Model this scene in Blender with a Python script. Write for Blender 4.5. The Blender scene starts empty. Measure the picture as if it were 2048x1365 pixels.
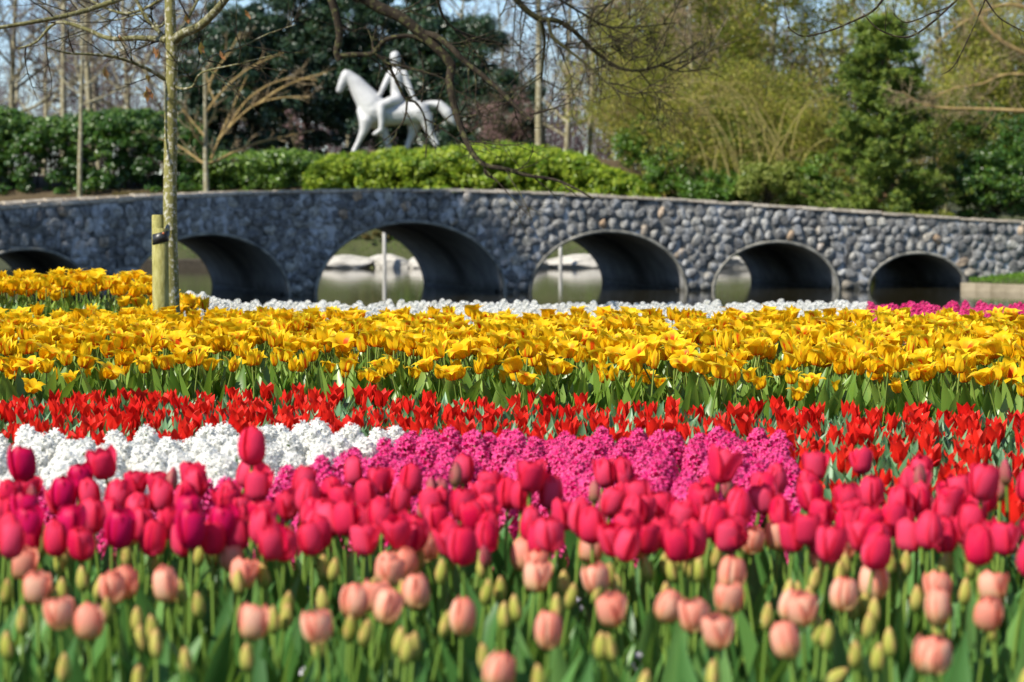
import bpy, bmesh, math, random
import numpy as np
from mathutils import Vector, Matrix

R = math.radians
SC = bpy.context.scene
COL = SC.collection
random.seed(7)
rng = np.random.default_rng(11)

# ------------------------------------------------------------------ camera
F = 4836.0                       # focal length in pixels of a 2048 wide frame (85 mm)
PITCH = math.atan(272.5 / F)
CZ = 1.10
cd = bpy.data.cameras.new('camera')
cam = bpy.data.objects.new('camera', cd)
COL.objects.link(cam)
cam.location = (0, 0, CZ)
cam.rotation_euler = (math.pi / 2 - PITCH, 0, 0)
cd.sensor_width = 36
cd.lens = 85
cd.clip_start = 0.1
cd.clip_end = 3000
cd.dof.use_dof = True
cd.dof.focus_distance = 10.8
cd.dof.aperture_fstop = 4.7
SC.camera = cam

# ------------------------------------------------------------------ sun + sky
SUN_EL = 43.0
SUN_TOWARD = 36.0                # sun stands on the left, this many degrees towards the camera side
tosun = Vector((-math.cos(R(SUN_TOWARD)) * math.cos(R(SUN_EL)),
                -math.sin(R(SUN_TOWARD)) * math.cos(R(SUN_EL)), math.sin(R(SUN_EL))))
sl = bpy.data.lights.new('sun', 'SUN')
sun = bpy.data.objects.new('sun', sl)
COL.objects.link(sun)
sl.energy = 4.6
sl.angle = R(0.55)
sl.color = (1.0, 0.94, 0.82)
sun.rotation_euler = tosun.to_track_quat('Z', 'Y').to_euler()
sun.location = (0, 0, 50)
world = bpy.data.worlds.new('World')
SC.world = world
world.use_nodes = True
wn = world.node_tree.nodes
wl = world.node_tree.links
sky = wn.new('ShaderNodeTexSky')
sky.sky_type = 'NISHITA'
sky.sun_disc = False
sky.sun_elevation = R(SUN_EL)
sky.sun_rotation = math.atan2(tosun.x, tosun.y)
sky.air_density = 1.0
sky.dust_density = 0.0
sky.ozone_density = 2.0
sky.altitude = 2500
wl.new(sky.outputs[0], wn['Background'].inputs[0])
wn['Background'].inputs[1].default_value = 0.098
SC.view_settings.view_transform = 'Standard'
SC.view_settings.look = 'None'
SC.view_settings.exposure = 0.7
SC.view_settings.gamma = 1
SC.view_settings.use_curve_mapping = False
SC.cycles.max_bounces = 6
SC.cycles.transparent_max_bounces = 4
SC.cycles.diffuse_bounces = 3
SC.cycles.glossy_bounces = 3
SC.cycles.transmission_bounces = 3
SC.cycles.caustics_reflective = False
SC.cycles.caustics_refractive = False

# ------------------------------------------------------------------ pixel <-> place
FW = np.array([0, math.cos(PITCH), -math.sin(PITCH)])
UP = np.array([0, math.sin(PITCH), math.cos(PITCH)])


def at(px, py, Y):
    """the point at distance Y (world y) seen at photo pixel px, py"""
    d = np.array([1, 0, 0]) * (px - 1024) / F + UP * (682.5 - py) / F + FW
    return np.array([0, 0, CZ]) + d * (Y / d[1])


def proj(p):
    v = np.asarray(p, float) - np.array([0, 0, CZ])
    z = v @ FW
    return 1024 + F * v[0] / z, 682.5 - F * (v @ UP) / z


def depth_at(py, z):
    d = UP * (682.5 - py) / F + FW
    return (z - CZ) / d[2] * d[1]


def interp(x, tab):
    xs, ys = zip(*tab)
    return np.interp(x, xs, ys)


# ------------------------------------------------------------------ object helpers
def tag(o, label=None, cat=None, group=None, kind=None):
    if label: o['label'] = label
    if cat: o['category'] = cat
    if group: o['group'] = group
    if kind: o['kind'] = kind
    return o


def link(name, data, parent=None, mats=None):
    o = bpy.data.objects.new(name, data)
    COL.objects.link(o)
    if parent is not None:
        o.parent = parent
    return o


def empty(name, loc=(0, 0, 0), rz=0.0):
    o = bpy.data.objects.new(name, None)
    o.empty_display_size = 0.05
    COL.objects.link(o)
    o.location = loc
    o.rotation_euler = (0, 0, rz)
    return o


class Geo:
    """numpy triangle/quad soup with per-vertex uv, rnd and per-face material"""
    def __init__(self):
        self.v, self.f, self.uv, self.r, self.m = [], [], [], [], []
        self.n = 0

    def add(self, v, f, uv=None, rnd=0.5, mat=0):
        v = np.asarray(v, float).reshape(-1, 3)
        f = np.asarray(f, int)
        if f.shape[1] == 3:
            f = np.hstack([f, -np.ones((len(f), 1), int)])
        k = len(v)
        self.v.append(v)
        self.f.append(np.where(f >= 0, f + self.n, -1))
        self.uv.append(np.zeros((k, 2)) if uv is None else np.asarray(uv, float))
        self.r.append(np.full(k, rnd, float) if np.isscalar(rnd) else np.asarray(rnd, float))
        self.m.append(np.full(len(f), mat, int))
        self.n += k
        return self

    def merged(self):
        return [np.concatenate(a) for a in (self.v, self.f, self.uv, self.r, self.m)]

    def put(self, other, M=None, rnd=None):
        """append a copy of a (finished) tuple of arrays under a 4x4 matrix"""
        v, f, uv, r, m = other
        if M is not None:
            A = np.array(M)
            v = v @ A[:3, :3].T + A[:3, 3]
        self.v.append(v)
        self.f.append(np.where(f >= 0, f + self.n, -1))
        self.uv.append(uv)
        self.r.append(r if rnd is None else np.full(len(v), rnd))
        self.m.append(m)
        self.n += len(v)

    def mesh(self, name, mats, smooth=True):
        v, f, uv, r, m = self.merged()
        me = bpy.data.meshes.new(name)
        tri = f[:, 3] < 0
        cnt = np.where(tri, 3, 4)
        flat = f.reshape(-1)
        keep = flat >= 0
        loops = flat[keep]
        me.vertices.add(len(v))
        me.vertices.foreach_set('co', v.astype(np.float32).ravel())
        me.loops.add(len(loops))
        me.loops.foreach_set('vertex_index', loops.astype(np.int32))
        me.polygons.add(len(f))
        st = np.concatenate([[0], np.cumsum(cnt)[:-1]])
        me.polygons.foreach_set('loop_start', st.astype(np.int32))
        me.polygons.foreach_set('loop_total', cnt.astype(np.int32))
        me.polygons.foreach_set('material_index', m.astype(np.int32))
        me.polygons.foreach_set('use_smooth', np.full(len(f), smooth))
        u = me.uv_layers.new(name='uv')
        u.data.foreach_set('uv', uv[loops].astype(np.float32).ravel())
        a = me.attributes.new('rnd', 'FLOAT', 'POINT')
        a.data.foreach_set('value', r.astype(np.float32))
        me.update(calc_edges=True)
        for mt in (mats if isinstance(mats, (list, tuple)) else [mats]):
            me.materials.append(mt)
        return me


def grid_faces(nu, nv, wrap=False):
    """faces of a grid with nv rows of nu vertices"""
    f = []
    for j in range(nv - 1):
        for i in range(nu if wrap else nu - 1):
            k = (i + 1) % nu
            f.append((j * nu + i, j * nu + k, (j + 1) * nu + k, (j + 1) * nu + i))
    return np.array(f)


def tubes(g, lines, sides=5, mat=0, rnd=None, cap=False):
    """lines: list of (pts (n,3), radii (n)); batched by number of points"""
    by = {}
    for p, r in lines:
        by.setdefault(len(p), []).append((p, r))
    for n, ls in by.items():
        P = np.array([l[0] for l in ls], float)
        Q = np.array([l[1] for l in ls], float)
        T = np.gradient(P, axis=1)
        T /= np.linalg.norm(T, axis=2, keepdims=True) + 1e-9
        ref = np.where(np.abs(T[:, :1, 2:3]) > 0.8, np.array([1., 0, 0]), np.array([0, 0, 1.]))
        ref = np.broadcast_to(ref, T.shape)
        A = np.cross(T, ref)
        A /= np.linalg.norm(A, axis=2, keepdims=True) + 1e-9
        B = np.cross(T, A)
        ang = np.linspace(0, 2 * math.pi, sides, endpoint=False)
        V = (P[:, :, None] + Q[:, :, None, None] * (A[:, :, None] * np.cos(ang)[None, None, :, None]
             + B[:, :, None] * np.sin(ang)[None, None, :, None]))
        M = len(ls)
        gf = grid_faces(sides, n, True)
        fs = (gf[None] + (np.arange(M) * n * sides)[:, None, None]).reshape(-1, 4)
        rr = np.repeat(rng.random(M) if rnd is None else np.full(M, rnd), n * sides)
        uv = np.zeros((M, n, sides, 2))
        uv[..., 0] = np.linspace(0, 1, sides)[None, None]
        uv[..., 1] = np.linspace(0, 1, n)[None, :, None]
        g.add(V.reshape(-1, 3), fs, uv.reshape(-1, 2), rr, mat)
        if cap:
            for i in range(M):
                base = (i * n + n - 1) * sides
                c = P[i, -1]
                ring = V.reshape(-1, 3)[base:base + sides]
                g.add(np.vstack([ring, c]), [(k, (k + 1) % sides, sides) for k in range(sides)], None, rr[0], mat)
                base = (i * n) * sides
                ring = V.reshape(-1, 3)[base:base + sides]
                g.add(np.vstack([ring, P[i, 0]]), [((k + 1) % sides, k, sides) for k in range(sides)], None, rr[0], mat)
    return g


def leaf_cloud(g, pts, size, aspect=0.45, outward=None, up=0.3, rnd=None, mat=0, jitter=0.4, fold=0.15, along=None):
    """diamond leaves at pts; outward: vectors the faces tend to face"""
    n = len(pts)
    nrm = rng.normal(size=(n, 3))
    nrm /= np.linalg.norm(nrm, axis=1, keepdims=True)
    if outward is not None:
        nrm = nrm * 0.75 + outward
    nrm[:, 2] += up
    nrm /= np.linalg.norm(nrm, axis=1, keepdims=True) + 1e-9
    a = rng.normal(size=(n, 3)) if along is None else along + rng.normal(size=(n, 3)) * 0.25
    a -= nrm * (a * nrm).sum(1, keepdims=True)
    a /= np.linalg.norm(a, axis=1, keepdims=True) + 1e-9
    b = np.cross(nrm, a)
    s = size * (1 + jitter * (rng.random((n, 1)) * 2 - 1))
    w = s * aspect
    V = np.stack([pts - a * s * .5, pts + b * w * .5 - a * s * .05 + nrm * fold * w, pts + a * s * .5,
                  pts - b * w * .5 - a * s * .05 + nrm * fold * w], 1)
    f = (np.array([[0, 1, 2], [0, 2, 3]])[None] + (np.arange(n) * 4)[:, None, None]).reshape(-1, 3)
    rr = rng.random(n) if rnd is None else rnd
    g.add(V.reshape(-1, 3), f, np.tile([[.5, 0], [1, .5], [.5, 1], [0, .5]], (n, 1)), np.repeat(rr, 4), mat)
    return g


# ------------------------------------------------------------------ material helpers
def new_mat(name):
    m = bpy.data.materials.new(name)
    m.use_nodes = True
    nt = m.node_tree
    return m, nt, nt.nodes['Principled BSDF'], nt.nodes['Material Output']


def N(nt, t, **k):
    n = nt.nodes.new('ShaderNode' + t)
    for a, b in k.items():
        if a.startswith('i_'):
            key = a[2:]
            key = int(key) if key.isdigit() else key.replace('_', ' ')
            n.inputs[key].default_value = b
        else:
            setattr(n, a, b)
    return n


def ramp(nt, fac, stops):
    n = nt.nodes.new('ShaderNodeValToRGB')
    e = n.color_ramp.elements
    while len(e) < len(stops):
        e.new(0.5)
    for i, (p, c) in enumerate(stops):
        e[i].position = p
        e[i].color = (*c, 1) if len(c) == 3 else c
    nt.links.new(fac, n.inputs[0])
    return n.outputs[0]


def add_translucent(nt, bsdf, out, colsock, amt):
    tr = N(nt, 'BsdfTranslucent')
    nt.links.new(colsock, tr.inputs[0])
    mx = N(nt, 'MixShader')
    mx.inputs[0].default_value = amt
    nt.links.new(bsdf.outputs[0], mx.inputs[1])
    nt.links.new(tr.outputs[0], mx.inputs[2])
    nt.links.new(mx.outputs[0], out.inputs[0])


def rnd_sock(nt, obj=True):
    a = N(nt, 'Attribute', attribute_name='rnd')
    if not obj:
        return a.outputs['Fac']
    o = N(nt, 'ObjectInfo')
    s = N(nt, 'Math', operation='ADD')
    nt.links.new(a.outputs['Fac'], s.inputs[0])
    nt.links.new(o.outputs['Random'], s.inputs[1])
    fr = N(nt, 'Math', operation='FRACT')
    nt.links.new(s.outputs[0], fr.inputs[0])
    return fr.outputs[0]


def mix(nt, fac, a, b, mode='MIX'):
    n = N(nt, 'Mix', data_type='RGBA', blend_type=mode)
    if hasattr(fac, 'is_linked') or hasattr(fac, 'links'):
        nt.links.new(fac, n.inputs[0])
    else:
        n.inputs[0].default_value = fac
    for s, i in ((a, 6), (b, 7)):
        if isinstance(s, tuple):
            n.inputs[i].default_value = (*s, 1)
        else:
            nt.links.new(s, n.inputs[i])
    return n.outputs[2]


def leaf_mat(name, stops, trans=0.3, rough=0.5, spec=0.35, obj=True):
    m, nt, b, out = new_mat(name)
    c = ramp(nt, rnd_sock(nt, obj), stops)
    nt.links.new(c, b.inputs['Base Color'])
    b.inputs['Roughness'].default_value = rough
    b.inputs['Specular IOR Level'].default_value = spec
    tc = mix(nt, 0.5, c, (0.28, 0.42, 0.03))
    add_translucent(nt, b, out, tc, trans)
    return m


def damp(nt, c, z0, z1, col):
    """wet, algae stained foot of the masonry just above the water"""
    gp = N(nt, 'NewGeometry')
    sp = N(nt, 'SeparateXYZ'); nt.links.new(gp.outputs['Position'], sp.inputs[0])
    nz = N(nt, 'TexNoise'); nz.inputs['Scale'].default_value = 2.5; nt.links.new(gp.outputs['Position'], nz.inputs['Vector'])
    ad = N(nt, 'Math', operation='MULTIPLY_ADD'); nt.links.new(nz.outputs['Fac'], ad.inputs[0]); ad.inputs[1].default_value = -.35
    nt.links.new(sp.outputs[2], ad.inputs[2])
    mr = N(nt, 'MapRange'); nt.links.new(ad.outputs[0], mr.inputs[0])
    mr.inputs[1].default_value = z0; mr.inputs[2].default_value = z1; mr.inputs[3].default_value = .85; mr.inputs[4].default_value = 0
    return mix(nt, mr.outputs[0], c, col)


def tex_coord(nt, kind='Object'):
    return N(nt, 'TexCoord').outputs[kind]


def noise(nt, scale, detail=4, rough=0.55, vec=None, dim='3D'):
    n = N(nt, 'TexNoise')
    n.inputs['Scale'].default_value = scale
    n.inputs['Detail'].default_value = detail
    n.inputs['Roughness'].default_value = rough
    if vec is not None:
        nt.links.new(vec, n.inputs['Vector'])
    return n.outputs['Fac']


def bump(nt, b, h, strength=0.5, dist=0.02):
    n = N(nt, 'Bump')
    n.inputs['Strength'].default_value = strength
    n.inputs['Distance'].default_value = dist
    nt.links.new(h, n.inputs['Height'])
    nt.links.new(n.outputs[0], b.inputs['Normal'])


def noisy_mat(name, scale, stops, rough=0.85, bscale=None, bstr=0.4, bdist=0.02, objrnd=0.0, spec=0.3):
    m, nt, b, out = new_mat(name)
    tc = tex_coord(nt)
    f = noise(nt, scale, 6, 0.6, tc)
    if objrnd:
        r = rnd_sock(nt)
        s = N(nt, 'Math', operation='MULTIPLY_ADD')
        nt.links.new(r, s.inputs[0])
        s.inputs[1].default_value = objrnd
        nt.links.new(f, s.inputs[2])
        s2 = N(nt, 'Math', operation='SUBTRACT')
        nt.links.new(s.outputs[0], s2.inputs[0])
        s2.inputs[1].default_value = objrnd / 2
        f = s2.outputs[0]
    c = ramp(nt, f, stops)
    nt.links.new(c, b.inputs['Base Color'])
    b.inputs['Roughness'].default_value = rough
    b.inputs['Specular IOR Level'].default_value = spec
    bump(nt, b, noise(nt, bscale or scale * 3, 6, 0.65, tc), bstr, bdist)
    return m


# ------------------------------------------------------------------ materials
M = {}
M['leaf_bluish'] = leaf_mat('tulip leaf glaucous', [(0, (.06, .15, .06)), (.5, (.11, .25, .11)), (1, (.21, .37, .19))], .22, .42, .4)
M['leaf_green'] = leaf_mat('tulip leaf green', [(0, (.07, .15, .018)), (.5, (.15, .27, .035)), (1, (.27, .40, .08))], .3, .36, .5)
M['leaf_front'] = leaf_mat('front leaf green', [(0, (.04, .12, .03)), (.5, (.08, .21, .045)), (1, (.17, .33, .09))], .28, .4, .4)
M['stem'] = leaf_mat('stem green', [(0, (.12, .22, .03)), (1, (.22, .34, .06))], .15, .5)
M['stem_dark'] = leaf_mat('stem olive', [(0, (.10, .17, .02)), (1, (.22, .28, .05))], .1, .5)


def petal_mat(name, base, tip, edge=None, foot=None, flame=None, flame_p=.5, trans=.35, var=.5, rough=.45, tcol=None, foot_v=.22):
    m, nt, b, out = new_mat(name)
    uv = N(nt, 'SeparateXYZ')
    nt.links.new(tex_coord(nt, 'UV'), uv.inputs[0])
    U, V = uv.outputs[0], uv.outputs[1]
    r = rnd_sock(nt)
    c = mix(nt, r, base, tip)
    # fine streaks along the petal
    mp = N(nt, 'Mapping')
    mp.inputs['Scale'].default_value = (28, 1.6, 1)
    nt.links.new(tex_coord(nt, 'UV'), mp.inputs[0])
    st = noise(nt, 1.0, 3, .5, mp.outputs[0])
    stv = ramp(nt, st, [(.3, (.74, .74, .74)), (.7, (1.15, 1.15, 1.15))])
    c = mix(nt, var, c, stv, 'MULTIPLY')
    du = N(nt, 'Math', operation='SUBTRACT'); nt.links.new(U, du.inputs[0]); du.inputs[1].default_value = .5
    ab = N(nt, 'Math', operation='ABSOLUTE'); nt.links.new(du.outputs[0], ab.inputs[0])
    if edge:
        e = ramp(nt, ab.outputs[0], [(.25, (0, 0, 0)), (.5, (1, 1, 1))])
        c = mix(nt, e, c, edge)
        e2 = ramp(nt, V, [(.72, (0, 0, 0)), (1, (1, 1, 1))])
        c = mix(nt, e2, c, edge)
    if foot:
        f0 = ramp(nt, V, [(0.02, (1, 1, 1)), (foot_v, (0, 0, 0))])
        c = mix(nt, f0, c, foot)
    if flame:
        w = N(nt, 'Math', operation='MULTIPLY_ADD')      # |u| + noise
        nt.links.new(st, w.inputs[0]); w.inputs[1].default_value = .12
        nt.links.new(ab.outputs[0], w.inputs[2])
        a1 = ramp(nt, w.outputs[0], [(.15, (1, 1, 1)), (.25, (0, 0, 0))])
        a2 = ramp(nt, V, [(.0, (.6, .6, .6)), (.12, (1, 1, 1)), (.55, (1, 1, 1)), (.8, (0, 0, 0))])
        a3 = ramp(nt, r, [(1 - flame_p, (0.0, 0.0, 0.0)), (min(1, 1 - flame_p + .25), (1, 1, 1))])
        a = mix(nt, 1.0, mix(nt, 1.0, a1, a2, 'MULTIPLY'), a3, 'MULTIPLY')
        c = mix(nt, a, c, flame)
    nt.links.new(c, b.inputs['Base Color'])
    b.inputs['Roughness'].default_value = rough
    b.inputs['Specular IOR Level'].default_value = .15
    add_translucent(nt, b, out, c if not tcol else mix(nt, .5, c, tcol), trans)
    bump(nt, b, st, .25, .002)
    return m


M['p_yellow'] = petal_mat('petal yellow', (.93, .53, .007), (.95, .74, .025), foot=(.86, .24, .01), flame=(.80, .10, .01), flame_p=.50, trans=.42)
M['p_red'] = petal_mat('petal red', (.74, .012, .010), (.86, .035, .018), foot=(.8, .12, .02), trans=.36, foot_v=.18)
M['p_pink'] = petal_mat('petal crimson pink', (.72, .006, .075), (.92, .085, .19), edge=(.88, .03, .08), foot=(.60, .012, .12), trans=.4, rough=.6)
M['p_deep'] = petal_mat('petal deep magenta', (.55, .004, .085), (.70, .008, .12), edge=(.68, .008, .06), foot=(.40, .01, .10), trans=.34)
M['p_peach'] = petal_mat('petal peach', (.88, .34, .25), (.93, .58, .42), edge=(.90, .26, .18), foot=(.66, .54, .20), trans=.4, foot_v=.5)
M['p_bud'] = petal_mat('bud green yellow', (.44, .46, .08), (.56, .50, .13), edge=(.68, .40, .17), foot=(.24, .34, .07), trans=.3, foot_v=.5)
M['p_pbud'] = petal_mat('bud pinkish', (.42, .10, .11), (.5, .19, .15), edge=(.55, .05, .12), foot=(.28, .28, .09), trans=.3, foot_v=.5)
M['h_pink'] = petal_mat('hyacinth pink', (.68, .008, .17), (.90, .08, .32), edge=(.92, .22, .42), foot=(.6, .006, .13), trans=.3)
M['h_white'] = petal_mat('hyacinth white', (.93, .92, .87), (.96, .955, .92), foot=(.88, .88, .74), trans=.48)
M['anther'] = leaf_mat('anther', [(0, (.25, .16, .02)), (1, (.4, .3, .05))], .1)


# ------------------------------------------------------------------ terrain
def land_right(x, y):
    """>0 on the land at the right end of the bridge"""
    edge = 13.55 + (71.6 - y) * 0.9        # the stone kerb runs from the bridge towards the camera, to the right
    edge = np.where(y > 71.6, 13.55 + (y - 71.6) * 0.12, edge)
    return x - edge


def smooth(a, b, x):
    t = np.clip((x - a) / (b - a), 0, 1)
    return t * t * (3 - 2 * t)


def ground_z(x, y):
    x = np.asarray(x, float); y = np.asarray(y, float)
    z = np.interp(y, [0, 5.6, 6.3, 7.5, 10, 15, 16, 20, 23.0, 25.5, 27, 60, 2000],
                  [0, 0, .06, .08, .03, 0, -.04, -.07, -.08, -1.0, -2.3, -2.4, -2.4])
    left = (1 - smooth(-2.72, -2.42, x)) * smooth(14.5, 15.5, y) * (1 - smooth(20.5, 22.5, y))
    z = z + left * .13
    # far bank
    far = np.interp(y, [96.6, 98.2, 99.0, 101.2, 104, 108, 130, 300, 2500],
                    [-2.4, -1.5, -.75, .70, 1.7, 2.4, 2.7, 4.0, 6.0])
    mound = 1.25 * np.exp(-(((x + 2.5) / 8.5) ** 2 + ((y - 108.5) / 4.2) ** 2) ** 1.4)
    far = far + mound
    drop = smooth(4.5, 9, x) * smooth(100, 103, y) * (1 - smooth(120, 200, y)) * 1.9
    far = far - drop
    z = np.maximum(z, np.where(y > 96.6, far, -9))
    # land at the right end
    lr = land_right(x, y)
    rz = -1.20 + np.clip(lr, 0, 30) * 0.10 + smooth(72, 96, y) * .85
    rz = np.where(lr > 0, rz, -2.4 )
    z = np.where(y > 58, np.maximum(z, rz), z)
    z = np.where((y > 24) & (y <= 58) & (x > 24), np.maximum(z, -1.1), z)
    # land at the left end
    ll = -x - (16.5 + .03 * (y - 60))
    z = np.where(y > 24, np.maximum(z, np.where(ll > 0, -1.2 + np.clip(ll, 0, 12) * .15, -9)), z)
    return z


def gz(x, y):
    return float(ground_z(x, y))


WATER = -1.44


def build_ground():
    xs = np.unique(np.concatenate([np.linspace(-25, 32, 191), np.linspace(-1500, -25, 26), np.linspace(32, 1500, 26)]))
    ys = np.unique(np.concatenate([np.linspace(-300, 0, 8), np.linspace(0, 30, 91), np.linspace(30, 60, 16), np.linspace(60, 120, 181),
                                   np.linspace(120, 300, 40), np.linspace(300, 2500, 20)]))
    X, Y = np.meshgrid(xs, ys)
    Z = ground_z(X, Y)
    g = Geo()
    g.add(np.stack([X, Y, Z], 2).reshape(-1, 3), grid_faces(len(xs), len(ys)))
    m, nt, b, out = new_mat('ground soil and grass')
    tc = tex_coord(nt)
    f = noise(nt, 2.3, 8, .65, tc)
    soil = ramp(nt, f, [(.3, (.035, .022, .013)), (.7, (.085, .058, .035))])
    grass = ramp(nt, noise(nt, 1.1, 8, .7, tc), [(.3, (.035, .04, .014)), (.7, (.075, .085, .025))])
    dry = ramp(nt, noise(nt, 3.1, 8, .7, tc), [(.3, (.055, .036, .018)), (.7, (.12, .085, .04))])
    sp = N(nt, 'SeparateXYZ'); nt.links.new(tc, sp.inputs[0])
    mr = N(nt, 'MapRange'); nt.links.new(sp.outputs[1], mr.inputs[0])
    mr.inputs[1].default_value = 30; mr.inputs[2].default_value = 40
    c = mix(nt, mr.outputs[0], soil, grass)
    # dry winter grass high on the far bank
    mz = N(nt, 'MapRange'); nt.links.new(sp.outputs[1], mz.inputs[0])
    mz.inputs[1].default_value = 100.3; mz.inputs[2].default_value = 101.2
    mx = N(nt, 'MapRange'); nt.links.new(sp.outputs[0], mx.inputs[0])
    mx.inputs[1].default_value = 7; mx.inputs[2].default_value = 9
    mx.inputs[3].default_value = 1; mx.inputs[4].default_value = 0
    mm = N(nt, 'Math', operation='MULTIPLY'); nt.links.new(mz.outputs[0], mm.inputs[0]); nt.links.new(mx.outputs[0], mm.inputs[1])
    c = mix(nt, mm.outputs[0], c, dry)
    nt.links.new(c, b.inputs['Base Color'])
    b.inputs['Roughness'].default_value = .95
    bump(nt, b, noise(nt, 9, 8, .7, tc), .8, .05)
    o = link('ground', g.mesh('ground', m)); o['kind'] = 'structure'


build_ground()

# water
m, nt, b, out = new_mat('pond water')
b.inputs['Base Color'].default_value = (.030, .026, .014, 1)
b.inputs['Roughness'].default_value = .045
b.inputs['IOR'].default_value = 1.33
b.inputs['Specular IOR Level'].default_value = .75
tc = tex_coord(nt)
mp = N(nt, 'Mapping'); mp.inputs['Scale'].default_value = (.5, 2.2, 1); nt.links.new(tc, mp.inputs[0])
bump(nt, b, noise(nt, 1.6, 3, .5, mp.outputs[0]), .10, .03)
g = Geo()
xs = np.linspace(-60, 60, 25); ys = np.linspace(22, 112, 19)
X, Y = np.meshgrid(xs, ys)
g.add(np.stack([X, Y, np.full_like(X, WATER)], 2).reshape(-1, 3), grid_faces(25, 19))
o = link('water', g.mesh('water', m)); o['kind'] = 'structure'

# ------------------------------------------------------------------ bridge
U0, U1, DU = -17.0, 34.0, 0.05
us = np.arange(U0, U1 + DU, DU)


def theta(u):
    return np.radians(np.interp(u, [-14, 20], [28.0, 9.5]))


def make_path():
    i0 = int(round((0 - U0) / DU))
    P = np.zeros((len(us), 2))
    p0 = at((633 + 1008) / 2, 588, 69.0)
    P[i0] = p0[:2]
    for i in range(i0 + 1, len(us)):
        t = theta((us[i] + us[i - 1]) / 2)
        P[i] = P[i - 1] + DU * np.array([math.cos(t), math.sin(t)])
    for i in range(i0 - 1, -1, -1):
        t = theta((us[i] + us[i + 1]) / 2)
        P[i] = P[i + 1] - DU * np.array([math.cos(t), math.sin(t)])
    return P


PATH = make_path()
PXS = 1024 + F * PATH[:, 0] / PATH[:, 1]
BW = 8.0                                   # width of the bridge


def u_of_px(px):
    return float(np.interp(px, PXS, us))


def bp(u, back=0.0, z=0.0):
    """point on the bridge: arc length u, distance behind the near face, height"""
    u = np.asarray(u, float)
    x = np.interp(u, us, PATH[:, 0]); y = np.interp(u, us, PATH[:, 1])
    t = theta(u)
    zz = np.broadcast_to(np.asarray(z, float), x.shape)
    return np.stack([x - np.sin(t) * back, y + np.cos(t) * back, zz], -1)


COPE = [(-400, 462), (-200, 440), (0, 421), (150, 412), (340, 400), (500, 391), (640, 385), (780, 382), (900, 382), (1000, 385), (1100, 391),
        (1300, 403), (1550, 419), (1800, 435), (2048, 448), (2300, 461), (2700, 480)]


def z_from(px, py):
    u = u_of_px(px)
    return float(at(px, py, bp(u)[1])[2])


_cu = np.array([u_of_px(p) for p, _ in COPE]); _cz = np.array([z_from(p, y) for p, y in COPE])
_k = np.polyfit(_cu, _cz, 4)


def top_z(u):
    return np.interp(u, _cu, _cz) * .4 + np.polyval(_k, u) * .6


ARCH = []
for l, r, c in [(-82, 186, 500), (257, 577, 470), (633, 1008, 446), (1062, 1372, 465), (1428, 1676, 486), (1738, 1932, 508)]:
    ul, ur = u_of_px(l), u_of_px(r)
    ARCH.append(((ul + ur) / 2, (ur - ul) / 2, z_from((l + r) / 2, c) - (WATER - .05)))
SPR = WATER - .05


def arch_z(u, grow=0.0):
    """height of the opening at u (or None)"""
    for c, a, h in ARCH:
        if abs(u - c) < a + grow:
            return SPR + (h + grow) * math.sqrt(max(0, 1 - ((u - c) / (a + grow)) ** 2))
    return None


M['mortar'] = None
m, nt, b, out = new_mat('mortar with lime streaks')
tc = tex_coord(nt)
c = ramp(nt, noise(nt, 3.5, 6, .6, tc), [(.38, (.04, .04, .04)), (.62, (.24, .235, .22))])
mp = N(nt, 'Mapping'); mp.inputs['Scale'].default_value = (1.2, 1.2, .45); nt.links.new(tc, mp.inputs[0])
lime = ramp(nt, noise(nt, 1.5, 5, .6, mp.outputs[0]), [(.52, (0, 0, 0)), (.62, (1, 1, 1))])
c = mix(nt, lime, c, (.50, .51, .53))
c = damp(nt, c, -1.62, -1.30, (.035, .035, .025))
nt.links.new(c, b.inputs['Base Color']); b.inputs['Roughness'].default_value = .95
bump(nt, b, noise(nt, 14, 6, .7, tc), .6, .03)
M['mortar'] = m

m, nt, b, out = new_mat('round field stone')
oi = N(nt, 'ObjectInfo'); a = N(nt, 'Attribute', attribute_name='rnd')
s = N(nt, 'Math', operation='ADD'); nt.links.new(oi.outputs['Random'], s.inputs[0]); nt.links.new(a.outputs['Fac'], s.inputs[1])
fr = N(nt, 'Math', operation='FRACT'); nt.links.new(s.outputs[0], fr.inputs[0])
c = ramp(nt, fr.outputs[0], [(0, (.13, .13, .132)), (.25, (.23, .228, .224)), (.5, (.17, .166, .16)), (.7, (.34, .33, .305)),
                             (.82, (.22, .22, .22)), (.95, (.43, .41, .36)), (.992, (.36, .25, .16))])
geo = N(nt, 'NewGeometry')
vein = ramp(nt, noise(nt, 7, 6, .75, geo.outputs['Position']), [(.36, (.32, .32, .33)), (.52, (.9, .9, .9)), (.66, (1.7, 1.7, 1.68))])
c = mix(nt, 1, c, vein, 'MULTIPLY')
mp = N(nt, 'Mapping'); mp.inputs['Scale'].default_value = (1.2, 1.2, .45); nt.links.new(geo.outputs['Position'], mp.inputs[0])
lime = ramp(nt, noise(nt, 1.5, 5, .6, mp.outputs[0]), [(.54, (0, 0, 0)), (.66, (.8, .8, .8))])
c = mix(nt, lime, c, (.50, .51, .53))
c = damp(nt, c, -1.62, -1.30, (.045, .045, .03))
nt.links.new(c, b.inputs['Base Color']); b.inputs['Roughness'].default_value = .8
bump(nt, b, noise(nt, 22, 5, .7, geo.outputs['Position']), .5, .015)
M['stone'] = m
M['coping'] = noisy_mat('coping stone', 4, [(.3, (.33, .28, .22)), (.7, (.58, .51, .42))], bscale=20, objrnd=.3)
m, nt, b, out = new_mat('vault concrete')
tc = tex_coord(nt, 'UV')
geo = N(nt, 'NewGeometry')
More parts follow.
